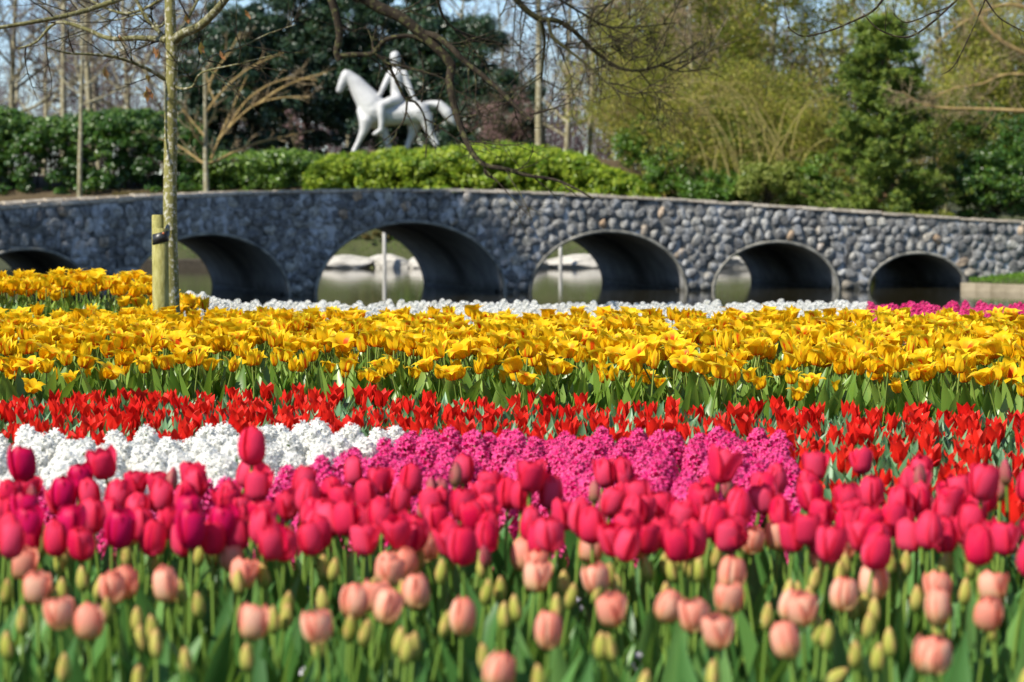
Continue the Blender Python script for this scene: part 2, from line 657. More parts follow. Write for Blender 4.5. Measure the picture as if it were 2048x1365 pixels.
c = ramp(nt, noise(nt, 1.8, 6, .65, geo.outputs['Position']), [(.3, (.20, .20, .205)), (.7, (.40, .40, .40))])
sp = N(nt, 'SeparateXYZ'); nt.links.new(tc, sp.inputs[0])
# damp joint line half way through
seam = ramp(nt, sp.outputs[1], [(.40, (1, 1, 1)), (.47, (.25, .25, .25)), (.52, (.3, .3, .3)), (.60, (1, 1, 1))])
c = mix(nt, 1, c, seam, 'MULTIPLY')
c = damp(nt, c, -1.60, -1.25, (.04, .04, .03))
nt.links.new(c, b.inputs['Base Color']); b.inputs['Roughness'].default_value = .7
M['vault'] = m
M['ring'] = noisy_mat('arch ring concrete', 3, [(.35, (.10, .10, .09)), (.65, (.36, .34, .29))], bscale=15)
M['deck'] = noisy_mat('bridge deck', 4, [(.3, (.14, .13, .12)), (.7, (.25, .23, .21))])

bridge = empty('stone_bridge', tuple(bp(0.0, BW / 2, WATER)))
tag(bridge, 'long low footbridge of round grey field stones with six arches over the pond', 'bridge')
BINV = Matrix.Translation(-Vector(bridge.location))


def bpart(name, geo_or_mesh, mats=None, kind=None):
    me = geo_or_mesh.mesh(name, mats) if isinstance(geo_or_mesh, Geo) else geo_or_mesh
    me.transform(BINV) if isinstance(geo_or_mesh, Geo) else None
    o = link(name, me, bridge)
    if kind: o['kind'] = kind
    return o


# wall faces with the openings
ulist = list(np.arange(U0 + 1, U1 - .2, .35))
for c, a, h in ARCH:
    ulist = [u for u in ulist if abs(u - c) > a]
    ulist += [c + a * math.cos(k / 28 * math.pi) for k in range(29)]
    ulist += [c - a - .001, c + a + .001]
ulist = sorted(ulist)
BOT = WATER - .9


def wall(back, name):
    g = Geo()
    nz = 5
    V = []
    for u in ulist:
        az = arch_z(u)
        z0 = BOT if az is None else az
        z1 = float(top_z(u))
        V += [bp(u, back, z0 + (z1 - z0) * k / (nz - 1)) for k in range(nz)]
    f = grid_faces(nz, len(ulist))
    g.add(V, f)
    return bpart(name, g, M['mortar'])


wall(0, 'wall')
wall(BW, 'wall')
wall(.42, 'parapet_inner_face')
wall(BW - .42, 'parapet_inner_face')
# deck
g = Geo()
V = []
for u in ulist:
    for bk in (.43, BW - .43):
        V.append(bp(u, bk, float(top_z(u)) - .62))
g.add(V, grid_faces(2, len(ulist)))
bpart('deck', g, M['deck'])
# vaults + rings
for c, a, h in ARCH:
    g = Geo()
    n, mrows = 33, 9
    V, uvs = [], []
    for j in range(mrows):
        for i in range(n):
            an = math.pi * i / (n - 1)
            u = c + a * math.cos(an)
            z = SPR + h * math.sin(an)
            V.append(bp(u, BW * j / (mrows - 1), z)); uvs.append((i / (n - 1), j / (mrows - 1)))
    # legs below the springing
    g.add(V, grid_faces(n, mrows), uvs)
    v = bpart('vault', g, M['vault'])
    g = Geo()                                       # footing ledge inside, at the waterline
    for sgn in (-1, 1):
        V = []
        for j in range(9):
            bk = .5 + (BW - 1.0) * j / 8
            for du, dz in ((0, .07), (-.10, .07), (-.10, -.3)):
                V.append(bp(c + sgn * (a + du), bk, WATER + dz))
        g.add(V, grid_faces(3, 9))
    bpart('footing_ledge', g, M['vault'])
    for bk, s_ in ((0, -1), (BW, 1)):
        g = Geo()
        V = []
        w = .075
        for i in range(41):
            an = math.pi * i / 40
            for aa, bb in ((a - .012, bk + .05 * s_ * -1), (a - .012, bk + s_ * .05), (a + w, bk + s_ * .05), (a + w, bk + .05 * s_ * -1)):
                u = c + aa * math.cos(an); z = SPR + (h + aa - a) * math.sin(an)
                V.append(bp(u, bb, z))
        g.add(V, grid_faces(4, 41, True))
        bpart('arch_ring', g, M['ring'])


def stone_mesh(seed, sub=2):
    bm = bmesh.new()
    bmesh.ops.create_icosphere(bm, subdivisions=sub, radius=1)
    r = random.Random(seed)
    pl = [(Vector((r.uniform(-1, 1), r.uniform(-1, .3), r.uniform(-1, 1))).normalized(), r.uniform(.58, .88)) for _ in range(11)]
    for v in bm.verts:
        for n_, d_ in pl:
            k = v.co.dot(n_) - d_
            if k > 0:
                v.co -= n_ * k * .97
    bmesh.ops.delete(bm, geom=[v for v in bm.verts if v.co.y > .35], context='VERTS')
    me = bpy.data.meshes.new('stone')
    bm.to_mesh(me); bm.free()
    at_ = me.attributes.new('rnd', 'FLOAT', 'POINT')
    for p in me.polygons: p.use_smooth = False
    me.materials.append(M['stone'])
    return me


STONES = [stone_mesh(i) for i in range(9)]


def mesh_arrays(me):
    n = len(me.vertices)
    v = np.zeros(n * 3); me.vertices.foreach_get('co', v)
    f = np.full((len(me.polygons), 4), -1, int)
    for i, p in enumerate(me.polygons):
        f[i, :len(p.vertices)] = list(p.vertices)[:4]
    return v.reshape(-1, 3), f, np.zeros((n, 2)), np.zeros(n), np.zeros(len(f), int)


def near_arch(u, z, grow):
    for c, a, h in ARCH:
        if z < SPR + h + grow and abs(u - c) < a + grow:
            if ((u - c) / (a + grow)) ** 2 + ((z - SPR) / (h + grow)) ** 2 < 1:
                return True
    return False


spots = []
rs = random.Random(3)
# voussoir-like ring of stones round each arch, then the free pattern
for c, a, h in ARCH:
    an = 0.10
    while an < math.pi - .08:
        rr = rs.uniform(.15, .19)
        G = .11 + rr * .9
        spots.append((c + (a + G) * math.cos(an), SPR + (h + G) * math.sin(an), rr, rs.uniform(1.0, 1.3), an))
        tl = math.hypot(a * math.sin(an), h * math.cos(an))
        an += rr * 1.75 / max(tl, .4)
grid = []
pit = .31
row = 0
z = WATER - .05
while z < 3:
    u = -15.4 + (row % 2) * pit / 2
    while u < 27:
        grid.append((u + rs.uniform(-.07, .07), z + rs.uniform(-.07, .07)))
        u += pit
    z += pit * .84
    row += 1
for u, z in grid:
    t = float(top_z(u))
    if z > t - .10 or near_arch(u, z, .16):
        continue
    if any((u - q[0]) ** 2 + (z - q[1]) ** 2 < (q[2] + .07) ** 2 for q in spots[-2000:] if abs(u - q[0]) < .4 and len(q) == 5 and q[4] is not None):
        continue
    spots.append((u, z, rs.uniform(.165, .225), rs.uniform(.78, 1.28), None))
items = []
for u, z, r, asp, an in spots:
    if not (-15.5 < u < 27): continue
    t = float(theta(u))
    p = bp(u, -.01, z)
    px, py = proj(p)
    inview = bool(-30 < px < 2078 and py < 600)
    rot = Matrix.Rotation(t, 4, 'Z')
    spin = Matrix.Rotation(rs.uniform(0, 6.28) if an is None else -(an - math.pi / 2), 4, 'Y')
    scl = Matrix.Diagonal((r * (asp if an is None else .95), rs.uniform(.055, .10), r * (1 / asp if an is None else asp), 1))
    Mx = Matrix.Translation(Vector(p)) @ rot @ spin @ scl
    items.append((inview, r * r / p[1], Mx))
items.sort(key=lambda q: (0 if q[0] else 1, -q[1]))
rest = Geo()
SA = [mesh_arrays(s) for s in STONES]
for i, (iv, _, Mx) in enumerate(items):
    k = rs.randrange(len(STONES))
    if i < 300:
        o = link('stone', STONES[k], bridge)
        o.matrix_local = BINV @ Mx
    else:
        rest.put(SA[k], Mx, rs.random())
o = bpart('small_stones', rest, M['stone'], 'stuff')


def box_arr(hx, hy, hz, bev=.02, r=None):
    bm = bmesh.new()
    bmesh.ops.create_cube(bm, size=2)
    bmesh.ops.scale(bm, vec=(hx, hy, hz), verts=bm.verts)
    if bev:
        bmesh.ops.bevel(bm, geom=bm.edges[:], offset=bev, segments=1, affect='EDGES')
    if r:
        for v in bm.verts:
            v.co += Vector((r.uniform(-1, 1), r.uniform(-1, 1), r.uniform(-1, 1))) * bev * .6
    return bm


cop_meshes = []
for i in range(5):
    bm = box_arr(.235, .27, .045, .018, random.Random(i))
    me = bpy.data.meshes.new('coping_stone'); bm.to_mesh(me); bm.free()
    me.materials.append(M['coping'])
    me.attributes.new('rnd', 'FLOAT', 'POINT')
    cop_meshes.append(me)
for bk in (.21, BW - .21):
    u = -15.8
    while u < 26:
        w = rs.uniform(.42, .6)
        uc = u + w / 2
        z = float(top_z(uc))
        sl_ = math.atan2(float(top_z(uc + .2) - top_z(uc - .2)), .4)
        o = link('coping_stone', rs.choice(cop_meshes), bridge)
        o.matrix_local = BINV @ (Matrix.Translation(Vector(bp(uc, bk, z + .048 + rs.uniform(-.008, .008)))) @ Matrix.Rotation(float(theta(uc)), 4, 'Z')
                                 @ Matrix.Rotation(-sl_, 4, 'Y') @ Matrix.Diagonal((w / .485, 1, rs.uniform(.9, 1.2), 1)))
        u += w
NN = ('first', 'second', 'third', 'fourth', 'fifth', 'sixth', 'seventh', 'eighth', 'ninth', 'tenth', 'eleventh', 'twelfth', 'thirteenth', 'fourteenth', 'fifteenth')
# ------------------------------------------------------------------ statue
def capsules(caps, name, mat, parent, vox=.035, sm=3):
    bm = bmesh.new()
    for chain in caps:
        for (p, r), (q, s_) in zip(chain[:-1], chain[1:]):
            p, q = Vector(p), Vector(q)
            for k in range(7):
                t = k / 6
                bmesh.ops.create_icosphere(bm, subdivisions=2, radius=r + (s_ - r) * t, matrix=Matrix.Translation(p.lerp(q, t)))
    me = bpy.data.meshes.new(name)
    bm.to_mesh(me); bm.free()
    me.materials.append(mat)
    tmp = bpy.data.objects.new(name, me)
    COL.objects.link(tmp)
    md = tmp.modifiers.new('r', 'REMESH'); md.mode = 'VOXEL'; md.voxel_size = vox; md.use_smooth_shade = True
    md = tmp.modifiers.new('s', 'SMOOTH'); md.iterations = sm * 4; md.factor = .6
    dg = bpy.context.evaluated_depsgraph_get()
    out_ = bpy.data.meshes.new_from_object(tmp.evaluated_get(dg))
    out_.name = name
    bpy.data.objects.remove(tmp)
    o = link(name, out_, parent)
    for p in out_.polygons: p.use_smooth = True
    return o


ST_D = 106.0
K = 3.792 * F / ST_D


def hp(X, Y, d=0.0):
    return ((X - 700) / K, d, (905 - Y) / K)


def ch(*pts):
    return [(hp(*p[:3]), p[3] / K) for p in pts]


m, nt, b, out = new_mat('white painted statue')
c = ramp(nt, noise(nt, 1.5, 5, .6, tex_coord(nt)), [(.3, (.44, .44, .445)), (.7, (.58, .58, .575))])
nt.links.new(c, b.inputs['Base Color']); b.inputs['Roughness'].default_value = .45
M['statue'] = m
sp_ = at(600 + 700 / 3.792, 60 + 905 / 3.792, ST_D)
statue = empty('horse_rider_statue', tuple(sp_))
tag(statue, 'smooth white statue of a rider on a walking horse, on the mound behind the hedge', 'statue')
horse = capsules([
    ch((302, 462, -.1, 27), (322, 415, -.1, 34), (355, 352, -.08, 45)),
    ch((350, 335, -.16, 16), (346, 308, -.18, 8)), ch((358, 335, .02, 16), (360, 312, .04, 8)),
    ch((365, 350, -.06, 44), (425, 410, -.03, 62), (480, 490, 0, 84), (540, 570, 0, 104)),
    ch((520, 590, 0, 88), (560, 610, 0, 108), (680, 636, 0, 98), (800, 632, 0, 92), (890, 630, 0, 88)),
    ch((480, 620, -.12, 50), (505, 690, -.25, 56), (490, 765, -.28, 36), (452, 845, -.28, 23), (420, 905, -.28, 21), (412, 925, -.28, 24)),
    ch((540, 690, .2, 60), (610, 720, .28, 44), (645, 790, .28, 30), (662, 860, .28, 23), (676, 905, .28, 23)),
    ch((905, 620, -.2, 80), (960, 680, -.28, 54), (978, 750, -.28, 38), (1003, 810, -.28, 27), (1034, 868, -.28, 26)),
    ch((880, 660, .2, 74), (862, 740, .28, 48), (850, 790, .28, 34), (825, 850, .28, 24), (806, 905, .28, 24)),
    ch((930, 575, 0, 28), (990, 560, 0, 24), (1060, 570, 0, 34), (1115, 630, 0, 44), (1155, 690, 0, 30), (1175, 728, 0, 10)),
], 'horse', M['statue'], statue, .04)
rider = capsules([
    ch((722, 205, -.02, 40), (726, 225, 0, 42), (728, 250, 0, 32)), ch((704, 232, -.02, 12), (700, 236, -.02, 8)),
    ch((730, 260, 0, 26), (735, 305, 0, 27)),
    ch((690, 338, 0, 27), (738, 325, 0, 33), (788, 338, 0, 29)),
    ch((738, 350, 0, 52), (735, 400, 0, 50), (728, 450, 0, 42), (738, 515, 0, 50), (740, 545, 0, 52)),
    ch((685, 340, -.02, 28), (655, 400, -.12, 24), (630, 450, -.2, 20), (612, 490, -.2, 17), (590, 500, -.16, 15)),
    ch((792, 340, -.02, 30), (812, 400, -.05, 27), (838, 460, -.15, 23), (862, 520, -.2, 18), (878, 540, -.22, 16)),
    ch((735, 535, -.25, 46), (680, 555, -.5, 40), (628, 578, -.62, 33), (622, 640, -.66, 30), (626, 700, -.66, 24), (622, 752, -.66, 20)),
    ch((622, 760, -.66, 20), (592, 782, -.68, 18), (566, 795, -.68, 12)),
    ch((735, 535, .25, 46), (680, 555, .5, 40), (634, 578, .62, 33), (628, 660, .66, 28), (630, 752, .66, 20)),
    ch((630, 760, .66, 20), (600, 782, .68, 18), (574, 795, .68, 12)),
] + [ch((590 , 500, -.16, 13), (574 - 3 * i, 498 + 9 * i, -.2 + .03 * i, 6)) for i in range(4)]
  + [ch((880, 542, -.22, 13), (892 - 3 * i, 556 + 3 * i, -.26 + .04 * i, 6)) for i in range(4)], 'rider', M['statue'], statue, .026)

# ------------------------------------------------------------------ far bank things: boulders, poles, kerb
m_b = noisy_mat('pale boulder', .9, [(.25, (.26, .25, .22)), (.5, (.50, .47, .42)), (.75, (.66, .62, .55))], bscale=5, bstr=.8, bdist=.08)


def boulder_mesh(seed):
    bm = bmesh.new()
    bmesh.ops.create_icosphere(bm, subdivisions=3, radius=1)
    r = random.Random(seed)
    pl = [(Vector((r.uniform(-1, 1), r.uniform(-1, 1), r.uniform(-.6, 1))).normalized(), r.uniform(.55, .85)) for _ in range(12)]
    for v in bm.verts:
        for n_, d_ in pl:
            k = v.co.dot(n_) - d_
            if k > 0: v.co -= n_ * k * .9
        v.co *= 1 + r.uniform(-.05, .05)
    me = bpy.data.meshes.new('boulder'); bm.to_mesh(me); bm.free()
    me.materials.append(m_b)
    return me


BM_ = [boulder_mesh(40 + i) for i in range(5)]
m_e = noisy_mat('dark timber edging', 5, [(.3, (.03, .025, .018)), (.7, (.08, .065, .045))])
g = Geo()
V = []
for xx in np.linspace(-26, -9.2, 30):
    for yy, zz in ((97.3, -.5), (97.3, .30), (97.5, .33), (98.6, .34)):
        V.append((xx + 17, yy - 97.5, zz))
g.add(V, grid_faces(4, 30))
o = link('bank_edging', g.mesh('bank_edging', m_e, False)); o.location = (-17, 97.5, WATER)
tag(o, 'dark timber edging of the far bank seen through the second arch', 'edging')
x = -9.4
i = 0
while x < 11:
    w = rs.uniform(.75, 1.35)
    o = link('boulder', BM_[i % 5])
    o.location = (x + w, 97.5 + rs.uniform(-.1, .15), WATER + .14)
    o.scale = (w * 1.42, .8, rs.uniform(.42, .52))
    o.rotation_euler = (0, rs.uniform(-.06, .06), rs.choice((0, math.pi)) + rs.uniform(-.1, .1))
    tag(o, '%s pale grey boulder from the left in the row edging the far bank' % NN[min(i, 14)], 'boulder', 'boulders along the far bank')
    x += w * 1.9
    i += 1
m_pole = noisy_mat('pale weathered pole', 3, [(.3, (.42, .40, .36)), (.7, (.62, .60, .55))])
for px, top, lab in ((769, 455, 'pale wooden pole standing in the water beyond the widest arch'), (1121, 487, 'pale short pole with rounded top standing in the water beyond the fourth arch')):
    p = at(px, 535, 96.6)
    zt = float(at(px, top, 96.6)[2])
    g = Geo()
    r_ = .075
    tubes(g, [(np.array([[0, 0, -.6], [0, 0, .5], [0, 0, zt - WATER - .06], [0, 0, zt - WATER - .02], [0, 0, zt - WATER]]), np.array([r_, r_, r_, r_ * .8, r_ * .3]))], 10, cap=True)
    o = link('mooring_pole', g.mesh('mooring_pole', m_pole))
    o.location = (p[0], 96.6, WATER)
    tag(o, lab, 'pole')
# kerb of the lawn right of the bridge
kerb = empty('lawn_kerb', (14, 71, WATER))
tag(kerb, 'beige stone kerb holding the lawn edge at the right end of the bridge', 'kerb')
m_k = noisy_mat('kerb stone', 3, [(.3, (.20, .165, .11)), (.7, (.34, .29, .21))], objrnd=.3)
y = 72.2
bm = box_arr(.30, .09, .20, .015, random.Random(2)); kme = bpy.data.meshes.new('kerb_stone'); bm.to_mesh(kme); bm.free(); kme.materials.append(m_k)
kme.attributes.new('rnd', 'FLOAT', 'POINT')
for i in range(14):
    yy = 71.55 - i * .40
    xx = 13.5 + (71.6 - yy) * .9
    o = link('kerb_stone', kme, kerb)
    dirv = math.atan2(-1, .9)
    o.location = (xx - 14, yy - 71, .02 + rs.uniform(-.01, .01))
    o.rotation_euler = (0, 0, dirv)
    o.scale.x = .90

# ------------------------------------------------------------------ trees
def grow_tree(seed, height, r0, levels=4, spread=.9, nkid=(7, 6, 5), low=.25, droop=0.0, wander=.12, ratio=.55, twig_r=.006, up=.25):
    """returns trunk lines and branch lines of a bare tree with base at origin"""
    r = np.random.default_rng(seed)
    trunk, limbs = [], []

    def rec(p, d, L, rad, lev):
        n = 9 if lev == 0 else (6 if lev == 1 else 4)
        pts = [p]; dd = d / np.linalg.norm(d)
        for _ in range(n - 1):
            dd = dd + r.normal(size=3) * wander * (1 if lev else .22)
            dd[2] += (up * .25 if lev else .05) - droop * lev * .2
            dd /= np.linalg.norm(dd)
            pts.append(pts[-1] + dd * L / (n - 1))
        pts = np.array(pts)
        rr = np.linspace(rad, max(rad * (.3 if lev == 0 else .35), twig_r * .6), n)
        (trunk if lev == 0 else limbs).append((pts, rr))
        if lev >= levels - 1: return
        k = nkid[min(lev, len(nkid) - 1)]
        for i in range(k):
            t = (low + (1 - low) * (i + r.random()) / k) if lev == 0 else (.2 + .8 * (i + r.random()) / k)
            fi = t * (n - 1); i0 = min(int(fi), n - 2); q = pts[i0] + (pts[i0 + 1] - pts[i0]) * (fi - i0)
            ax = pts[i0 + 1] - pts[i0]; ax /= np.linalg.norm(ax)
            s_ = r.normal(size=3); s_ -= ax * (s_ @ ax); s_ /= np.linalg.norm(s_)
            nd = ax * (1 - spread * .6) + s_ * spread
            l2 = L * ratio * (1.15 - .55 * t) * r.uniform(.75, 1.2)
            r2 = max(rr[i0] * .55, twig_r)
            rec(q, nd, l2, r2, lev + 1)
    rec(np.zeros(3), np.array([0, 0, 1.]), height, r0, 0)
    return trunk, limbs


def bark(name, stops, lichen=None, scale=3):
    m, nt, b, out = new_mat(name)
    tc = tex_coord(nt)
    mp = N(nt, 'Mapping'); mp.inputs['Scale'].default_value = (1, 1, .35); nt.links.new(tc, mp.inputs[0])
    c = ramp(nt, noise(nt, scale, 6, .65, mp.outputs[0]), stops)
    if lichen:
        l = ramp(nt, noise(nt, scale * 2.2, 5, .6, tc), [(.52, (0, 0, 0)), (.62, (1, 1, 1))])
        c = mix(nt, l, c, lichen)
    nt.links.new(c, b.inputs['Base Color']); b.inputs['Roughness'].default_value = .9
    b.inputs['Specular IOR Level'].default_value = .2
    bump(nt, b, noise(nt, scale * 4, 6, .7, mp.outputs[0]), .6, .02)
    return m


M['bark_moss'] = bark('mossy bark', [(.3, (.07, .065, .03)), (.7, (.20, .19, .075))], (.34, .33, .24), 14)
M['bark_pale'] = bark('pale bark', [(.3, (.16, .14, .08)), (.7, (.36, .32, .20))], (.42, .40, .30), 2)
M['bark_dark'] = bark('dark bark', [(.3, (.012, .009, .006)), (.7, (.05, .038, .025))], (.09, .09, .035), 9)
M['bark_orange'] = bark('lichen yellow bark', [(.3, (.20, .13, .05)), (.7, (.42, .31, .13))], None, 4)
M['bark_mossdark'] = bark('dark mossy bark', [(.3, (.02, .018, .009)), (.7, (.085, .08, .025))], None, 9)
M['golden_shoot'] = bark('golden shoot', [(.3, (.24, .20, .07)), (.7, (.42, .35, .13))], None, 4)
M['twig_brown'] = leaf_mat('twig brown', [(0, (.09, .06, .05)), (1, (.20, .14, .11))], 0.01, .85, .1)
M['twig_purple'] = leaf_mat('twig purplish brown', [(0, (.075, .055, .06)), (1, (.17, .125, .13))], 0.01, .85, .1)
M['twig_olive'] = leaf_mat('twig olive', [(0, (.14, .10, .045)), (.5, (.25, .19, .08)), (1, (.38, .30, .13))], 0.01, .85, .1)
M['twig_tan'] = leaf_mat('twig pinkish tan', [(0, (.20, .14, .08)), (1, (.42, .33, .20))], 0.01, .85, .1)
M['bud_leaf'] = leaf_mat('young spring leaves', [(0, (.13, .16, .02)), (.5, (.28, .29, .035)), (1, (.50, .44, .08))], .4, .5)
M['ever_dark'] = leaf_mat('dark evergreen', [(0, (.012, .032, .018)), (.7, (.028, .062, .034)), (1, (.06, .11, .055))], .12, .35, .5)
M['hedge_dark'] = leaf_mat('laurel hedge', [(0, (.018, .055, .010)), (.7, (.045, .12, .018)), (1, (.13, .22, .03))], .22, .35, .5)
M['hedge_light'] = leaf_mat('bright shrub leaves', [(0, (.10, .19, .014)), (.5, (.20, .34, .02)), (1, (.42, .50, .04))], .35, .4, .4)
M['shrub_mid'] = leaf_mat('mid green shrub', [(0, (.04, .10, .012)), (.6, (.09, .19, .02)), (1, (.22, .34, .05))], .25, .35, .5)
M['shrub_pale'] = leaf_mat('pale olive shrub', [(0, (.13, .17, .03)), (.6, (.22, .27, .05)), (1, (.34, .36, .09))], .35, .5)
M['pine'] = leaf_mat('pine needles', [(0, (.03, .07, .012)), (.6, (.10, .17, .025)), (1, (.26, .32, .05))], .2, .5, .3)
M['dry_grass'] = leaf_mat('dry grass', [(0, (.05, .035, .015)), (1, (.20, .15, .06))], .2, .8, .1)
M['dead_leaf'] = leaf_mat('dead leaf', [(0, (.30, .12, .05)), (1, (.50, .26, .14))], .4, .7, .1)
M['rose_leaf'] = leaf_mat('pinkish brown blossom haze', [(0, (.20, .11, .11)), (1, (.38, .24, .25))], .3, .7, .1)
M['grass'] = leaf_mat('fresh grass', [(0, (.06, .15, .01)), (1, (.16, .30, .03))], .3, .6)

TREEKINDS = {}


def tree_kind(name, seed, trunk_m, twig_m, leaf_m=None, nleaf=0, lsize=.08, **kw):
    tr, li = grow_tree(seed, **kw)
    g = tubes(Geo(), tr, 8)
    tm = g.mesh('trunk', trunk_m)
    big = [l for l in li if l[1][0] > .035]
    small = [l for l in li if l[1][0] <= .035]
    g = Geo()
    if big: tubes(g, big, 5)
    bm_ = g.mesh('branches', trunk_m) if big else None
    g = tubes(Geo(), small, 3)
    if leaf_m is not None:
        P = np.concatenate([l[0][1:] for l in small])
        nc = max(20, nleaf // 45)
        cen = P[rng.integers(0, len(P), nc)]
        C_ = np.repeat(cen, 45, 0) + rng.normal(size=(nc * 45, 3)) * .34
        leaf_cloud(g, C_, lsize, .55, mat=1, rnd=np.clip(np.repeat(rng.random(nc), 45) * .7 + rng.random(nc * 45) * .3, 0, 1))
    cm = g.mesh('twigs', [twig_m] + ([leaf_m] if leaf_m else []))
    TREEKINDS[name] = (tm, bm_, cm)


def plant(kind, x, y, scale=1.0, rz=0.0, zoff=-.15, name='bare_tree', label=None, cat='tree', group=None, lean=0.0):
    tm, bm_, cm = TREEKINDS[kind]
    r = empty(name, (x, y, gz(x, y) + zoff), rz)
    r.rotation_euler = (0, lean, rz)
    r.scale = (scale,) * 3
    link('trunk', tm, r)
    if bm_: link('branches', bm_, r)
    o = link('twigs', cm, r); o['kind'] = 'stuff'
    tag(r, label, cat, group)
    return r


tree_kind('purpleA', 101, M['bark_pale'], M['twig_purple'], height=15, r0=.19, nkid=(20, 8, 8), levels=4, low=.14, spread=.85, ratio=.42, twig_r=.019)
tree_kind('brownB', 102, M['bark_pale'], M['twig_brown'], height=14, r0=.17, nkid=(20, 8, 8), levels=4, low=.2, spread=.8, ratio=.40, twig_r=.019)
tree_kind('oliveA', 103, M['bark_moss'], M['twig_tan'], M['bud_leaf'], 9000, .15, height=13, r0=.16, nkid=(22, 9, 8), levels=4, low=.08, spread=.85, ratio=.40, twig_r=.019)
tree_kind('oliveB', 104, M['bark_moss'], M['twig_olive'], M['bud_leaf'], 17000, .16, height=11, r0=.13, nkid=(22, 9, 8), levels=4, low=.05, spread=.9, ratio=.42, twig_r=.017)
tree_kind('pinkish', 107, M['bark_pale'], M['twig_tan'], height=13, r0=.15, nkid=(24, 9, 8), levels=4, low=.2, spread=.9, ratio=.36, twig_r=.017)
tree_kind('bushy', 105, M['bark_orange'], M['twig_olive'], M['bud_leaf'], 9000, .13, height=6, r0=.08, nkid=(16, 8, 7), levels=4, low=.03, spread=.8, ratio=.6, twig_r=.009, up=.5)
tree_kind('tallthin', 106, M['bark_pale'], M['twig_brown'], height=16, r0=.19, nkid=(16, 8, 7), levels=4, low=.45, spread=.85, ratio=.34, twig_r=.017)


def px_plant(kind, px, Y, scale, rz, **k):
    x = (px - 1024) / F * Y
    return plant(kind, x, Y, scale, rz, **k)


# near row with visible trunks
px_plant('tallthin', 130, 122, .95, 1.0, label='bare tree with pale lichened trunk, left one of the pair behind the dark hedge')
px_plant('tallthin', 186, 124, 1.0, 2.5, label='bare tree with pale lichened trunk, right one of the pair behind the dark hedge')
px_plant('tallthin', 1078, 110, .95, 4.0, label='slim bare tree with pale trunk rising just right of the statue behind the bright hedge')
px_plant('tallthin', 1178, 124, .8, 5.2, label='thin bare tree standing just right of the slim pale trunk')
px_plant('tallthin', 160, 101.2, .62, .3, label='slender bare tree with straight grey trunk in front of the dark hedge')
bg = [('purpleA', 20, 135), ('purpleA', 260, 140), ('brownB', 330, 130), ('purpleA', -90, 128), ('purpleA', 90, 150), ('brownB', 420, 138), ('purpleA', 200, 158),
      ('brownB', 560, 150), ('purpleA', 700, 160), ('brownB', 900, 145), ('brownB', 1010, 150), ('purpleA', 1130, 160), ('brownB', 1250, 150), ('purpleA', 380, 165)]
for i, (k, px, Y) in enumerate(sorted(bg, key=lambda q: q[1])):
    px_plant(k, px, Y, rs.uniform(.85, 1.1), rs.uniform(0, 6.28), label='%s bare brown tree from the left in the leafless wood behind the hedges' % NN[i], group='bare trees in the wood behind')
bg = [('pinkish', 1395, 112), ('pinkish', 1545, 117), ('pinkish', 1300, 124), ('pinkish', 1480, 121), ('oliveA', 1240, 128), ('oliveB', 1340, 118), ('oliveA', 1440, 126), ('oliveB', 1530, 116), ('oliveA', 1680, 122), ('oliveB', 1890, 114),
      ('oliveA', 1960, 124), ('oliveB', 2060, 116), ('oliveA', 2150, 126), ('oliveB', 1400, 140), ('pinkish', 1860, 140), ('brownB', 1560, 155), ('purpleA', 1950, 160), ('brownB', 1690, 150)]
for j_, (k, px, Y) in enumerate(sorted(bg, key=lambda q: q[1])):
    far_ = Y > 130
    nn = ('first', 'second', 'third', 'fourth', 'fifth', 'sixth', 'seventh', 'eighth', 'ninth', 'tenth', 'eleventh', 'twelfth', 'thirteenth', 'fourteenth', 'fifteenth', 'sixteenth', 'seventeenth', 'eighteenth', 'nineteenth', 'twentieth', 'twenty first', 'twenty second', 'twenty third', 'twenty fourth')[j_]
    px_plant(k, px, Y, rs.uniform(.85, 1.1), rs.uniform(0, 6.28), name='budding_tree', label='%s budding tree from the left in the olive thicket, %s' % (nn, 'set far back' if far_ else 'in its front'), group='budding trees behind the bridge')
for i, (px, Y, s_) in enumerate([(1330, 106, .8), (1420, 104, .9), (1490, 105, .85), (1560, 104, .9), (1250, 108, .8), (1640, 103, .75), (1880, 101, .8)]):
    px_plant('bushy', px, Y, s_, i * 1.3, name='willow_shrub', cat='shrub', label='%s loose yellowish bare shrub from the left behind the right half of the bridge' % NN[(2, 3, 4, 5, 1, 6, 7)[i] - 1], group='yellowish arching shrubs')

# golden arching shoots of a big grass-like shrub
SHOOTS = []
# spreading young tree with orange lichened branches
tr = empty('young_tree', (0, 0, 0))
D_ = 101.0


THICK = 1.0


def pxline(pts, D, w=None, r0=None, r1=None, depth=0.0, rr=None, zo=(0, 0), sc=1.0, dvar=0.0, rnd_=None):
    """photo pixel polyline -> 3D points at distance D, radii in pixels"""
    P = []
    for i, (a, b_) in enumerate(pts):
        P.append(at(a * sc + zo[0], b_ * sc + zo[1], D + depth * i / max(1, len(pts) - 1)))
    P = np.array(P)
    # smooth: Catmull-Rom
    Q = [P[0]]
    n = len(P)
    ks = 4
    for i in range(n - 1):
        p0 = P[max(0, i - 1)]; p1 = P[i]; p2 = P[i + 1]; p3 = P[min(n - 1, i + 2)]
        for j in range(1, ks + 1):
            t = j / ks
            Q.append(.5 * ((2 * p1) + (-p0 + p2) * t + (2 * p0 - 5 * p1 + 4 * p2 - p3) * t * t + (-p0 + 3 * p1 - 3 * p2 + p3) * t ** 3))
    Q = np.array(Q)
    rad = np.linspace(r0, r1, len(Q)) * D / F * THICK
    return Q, rad


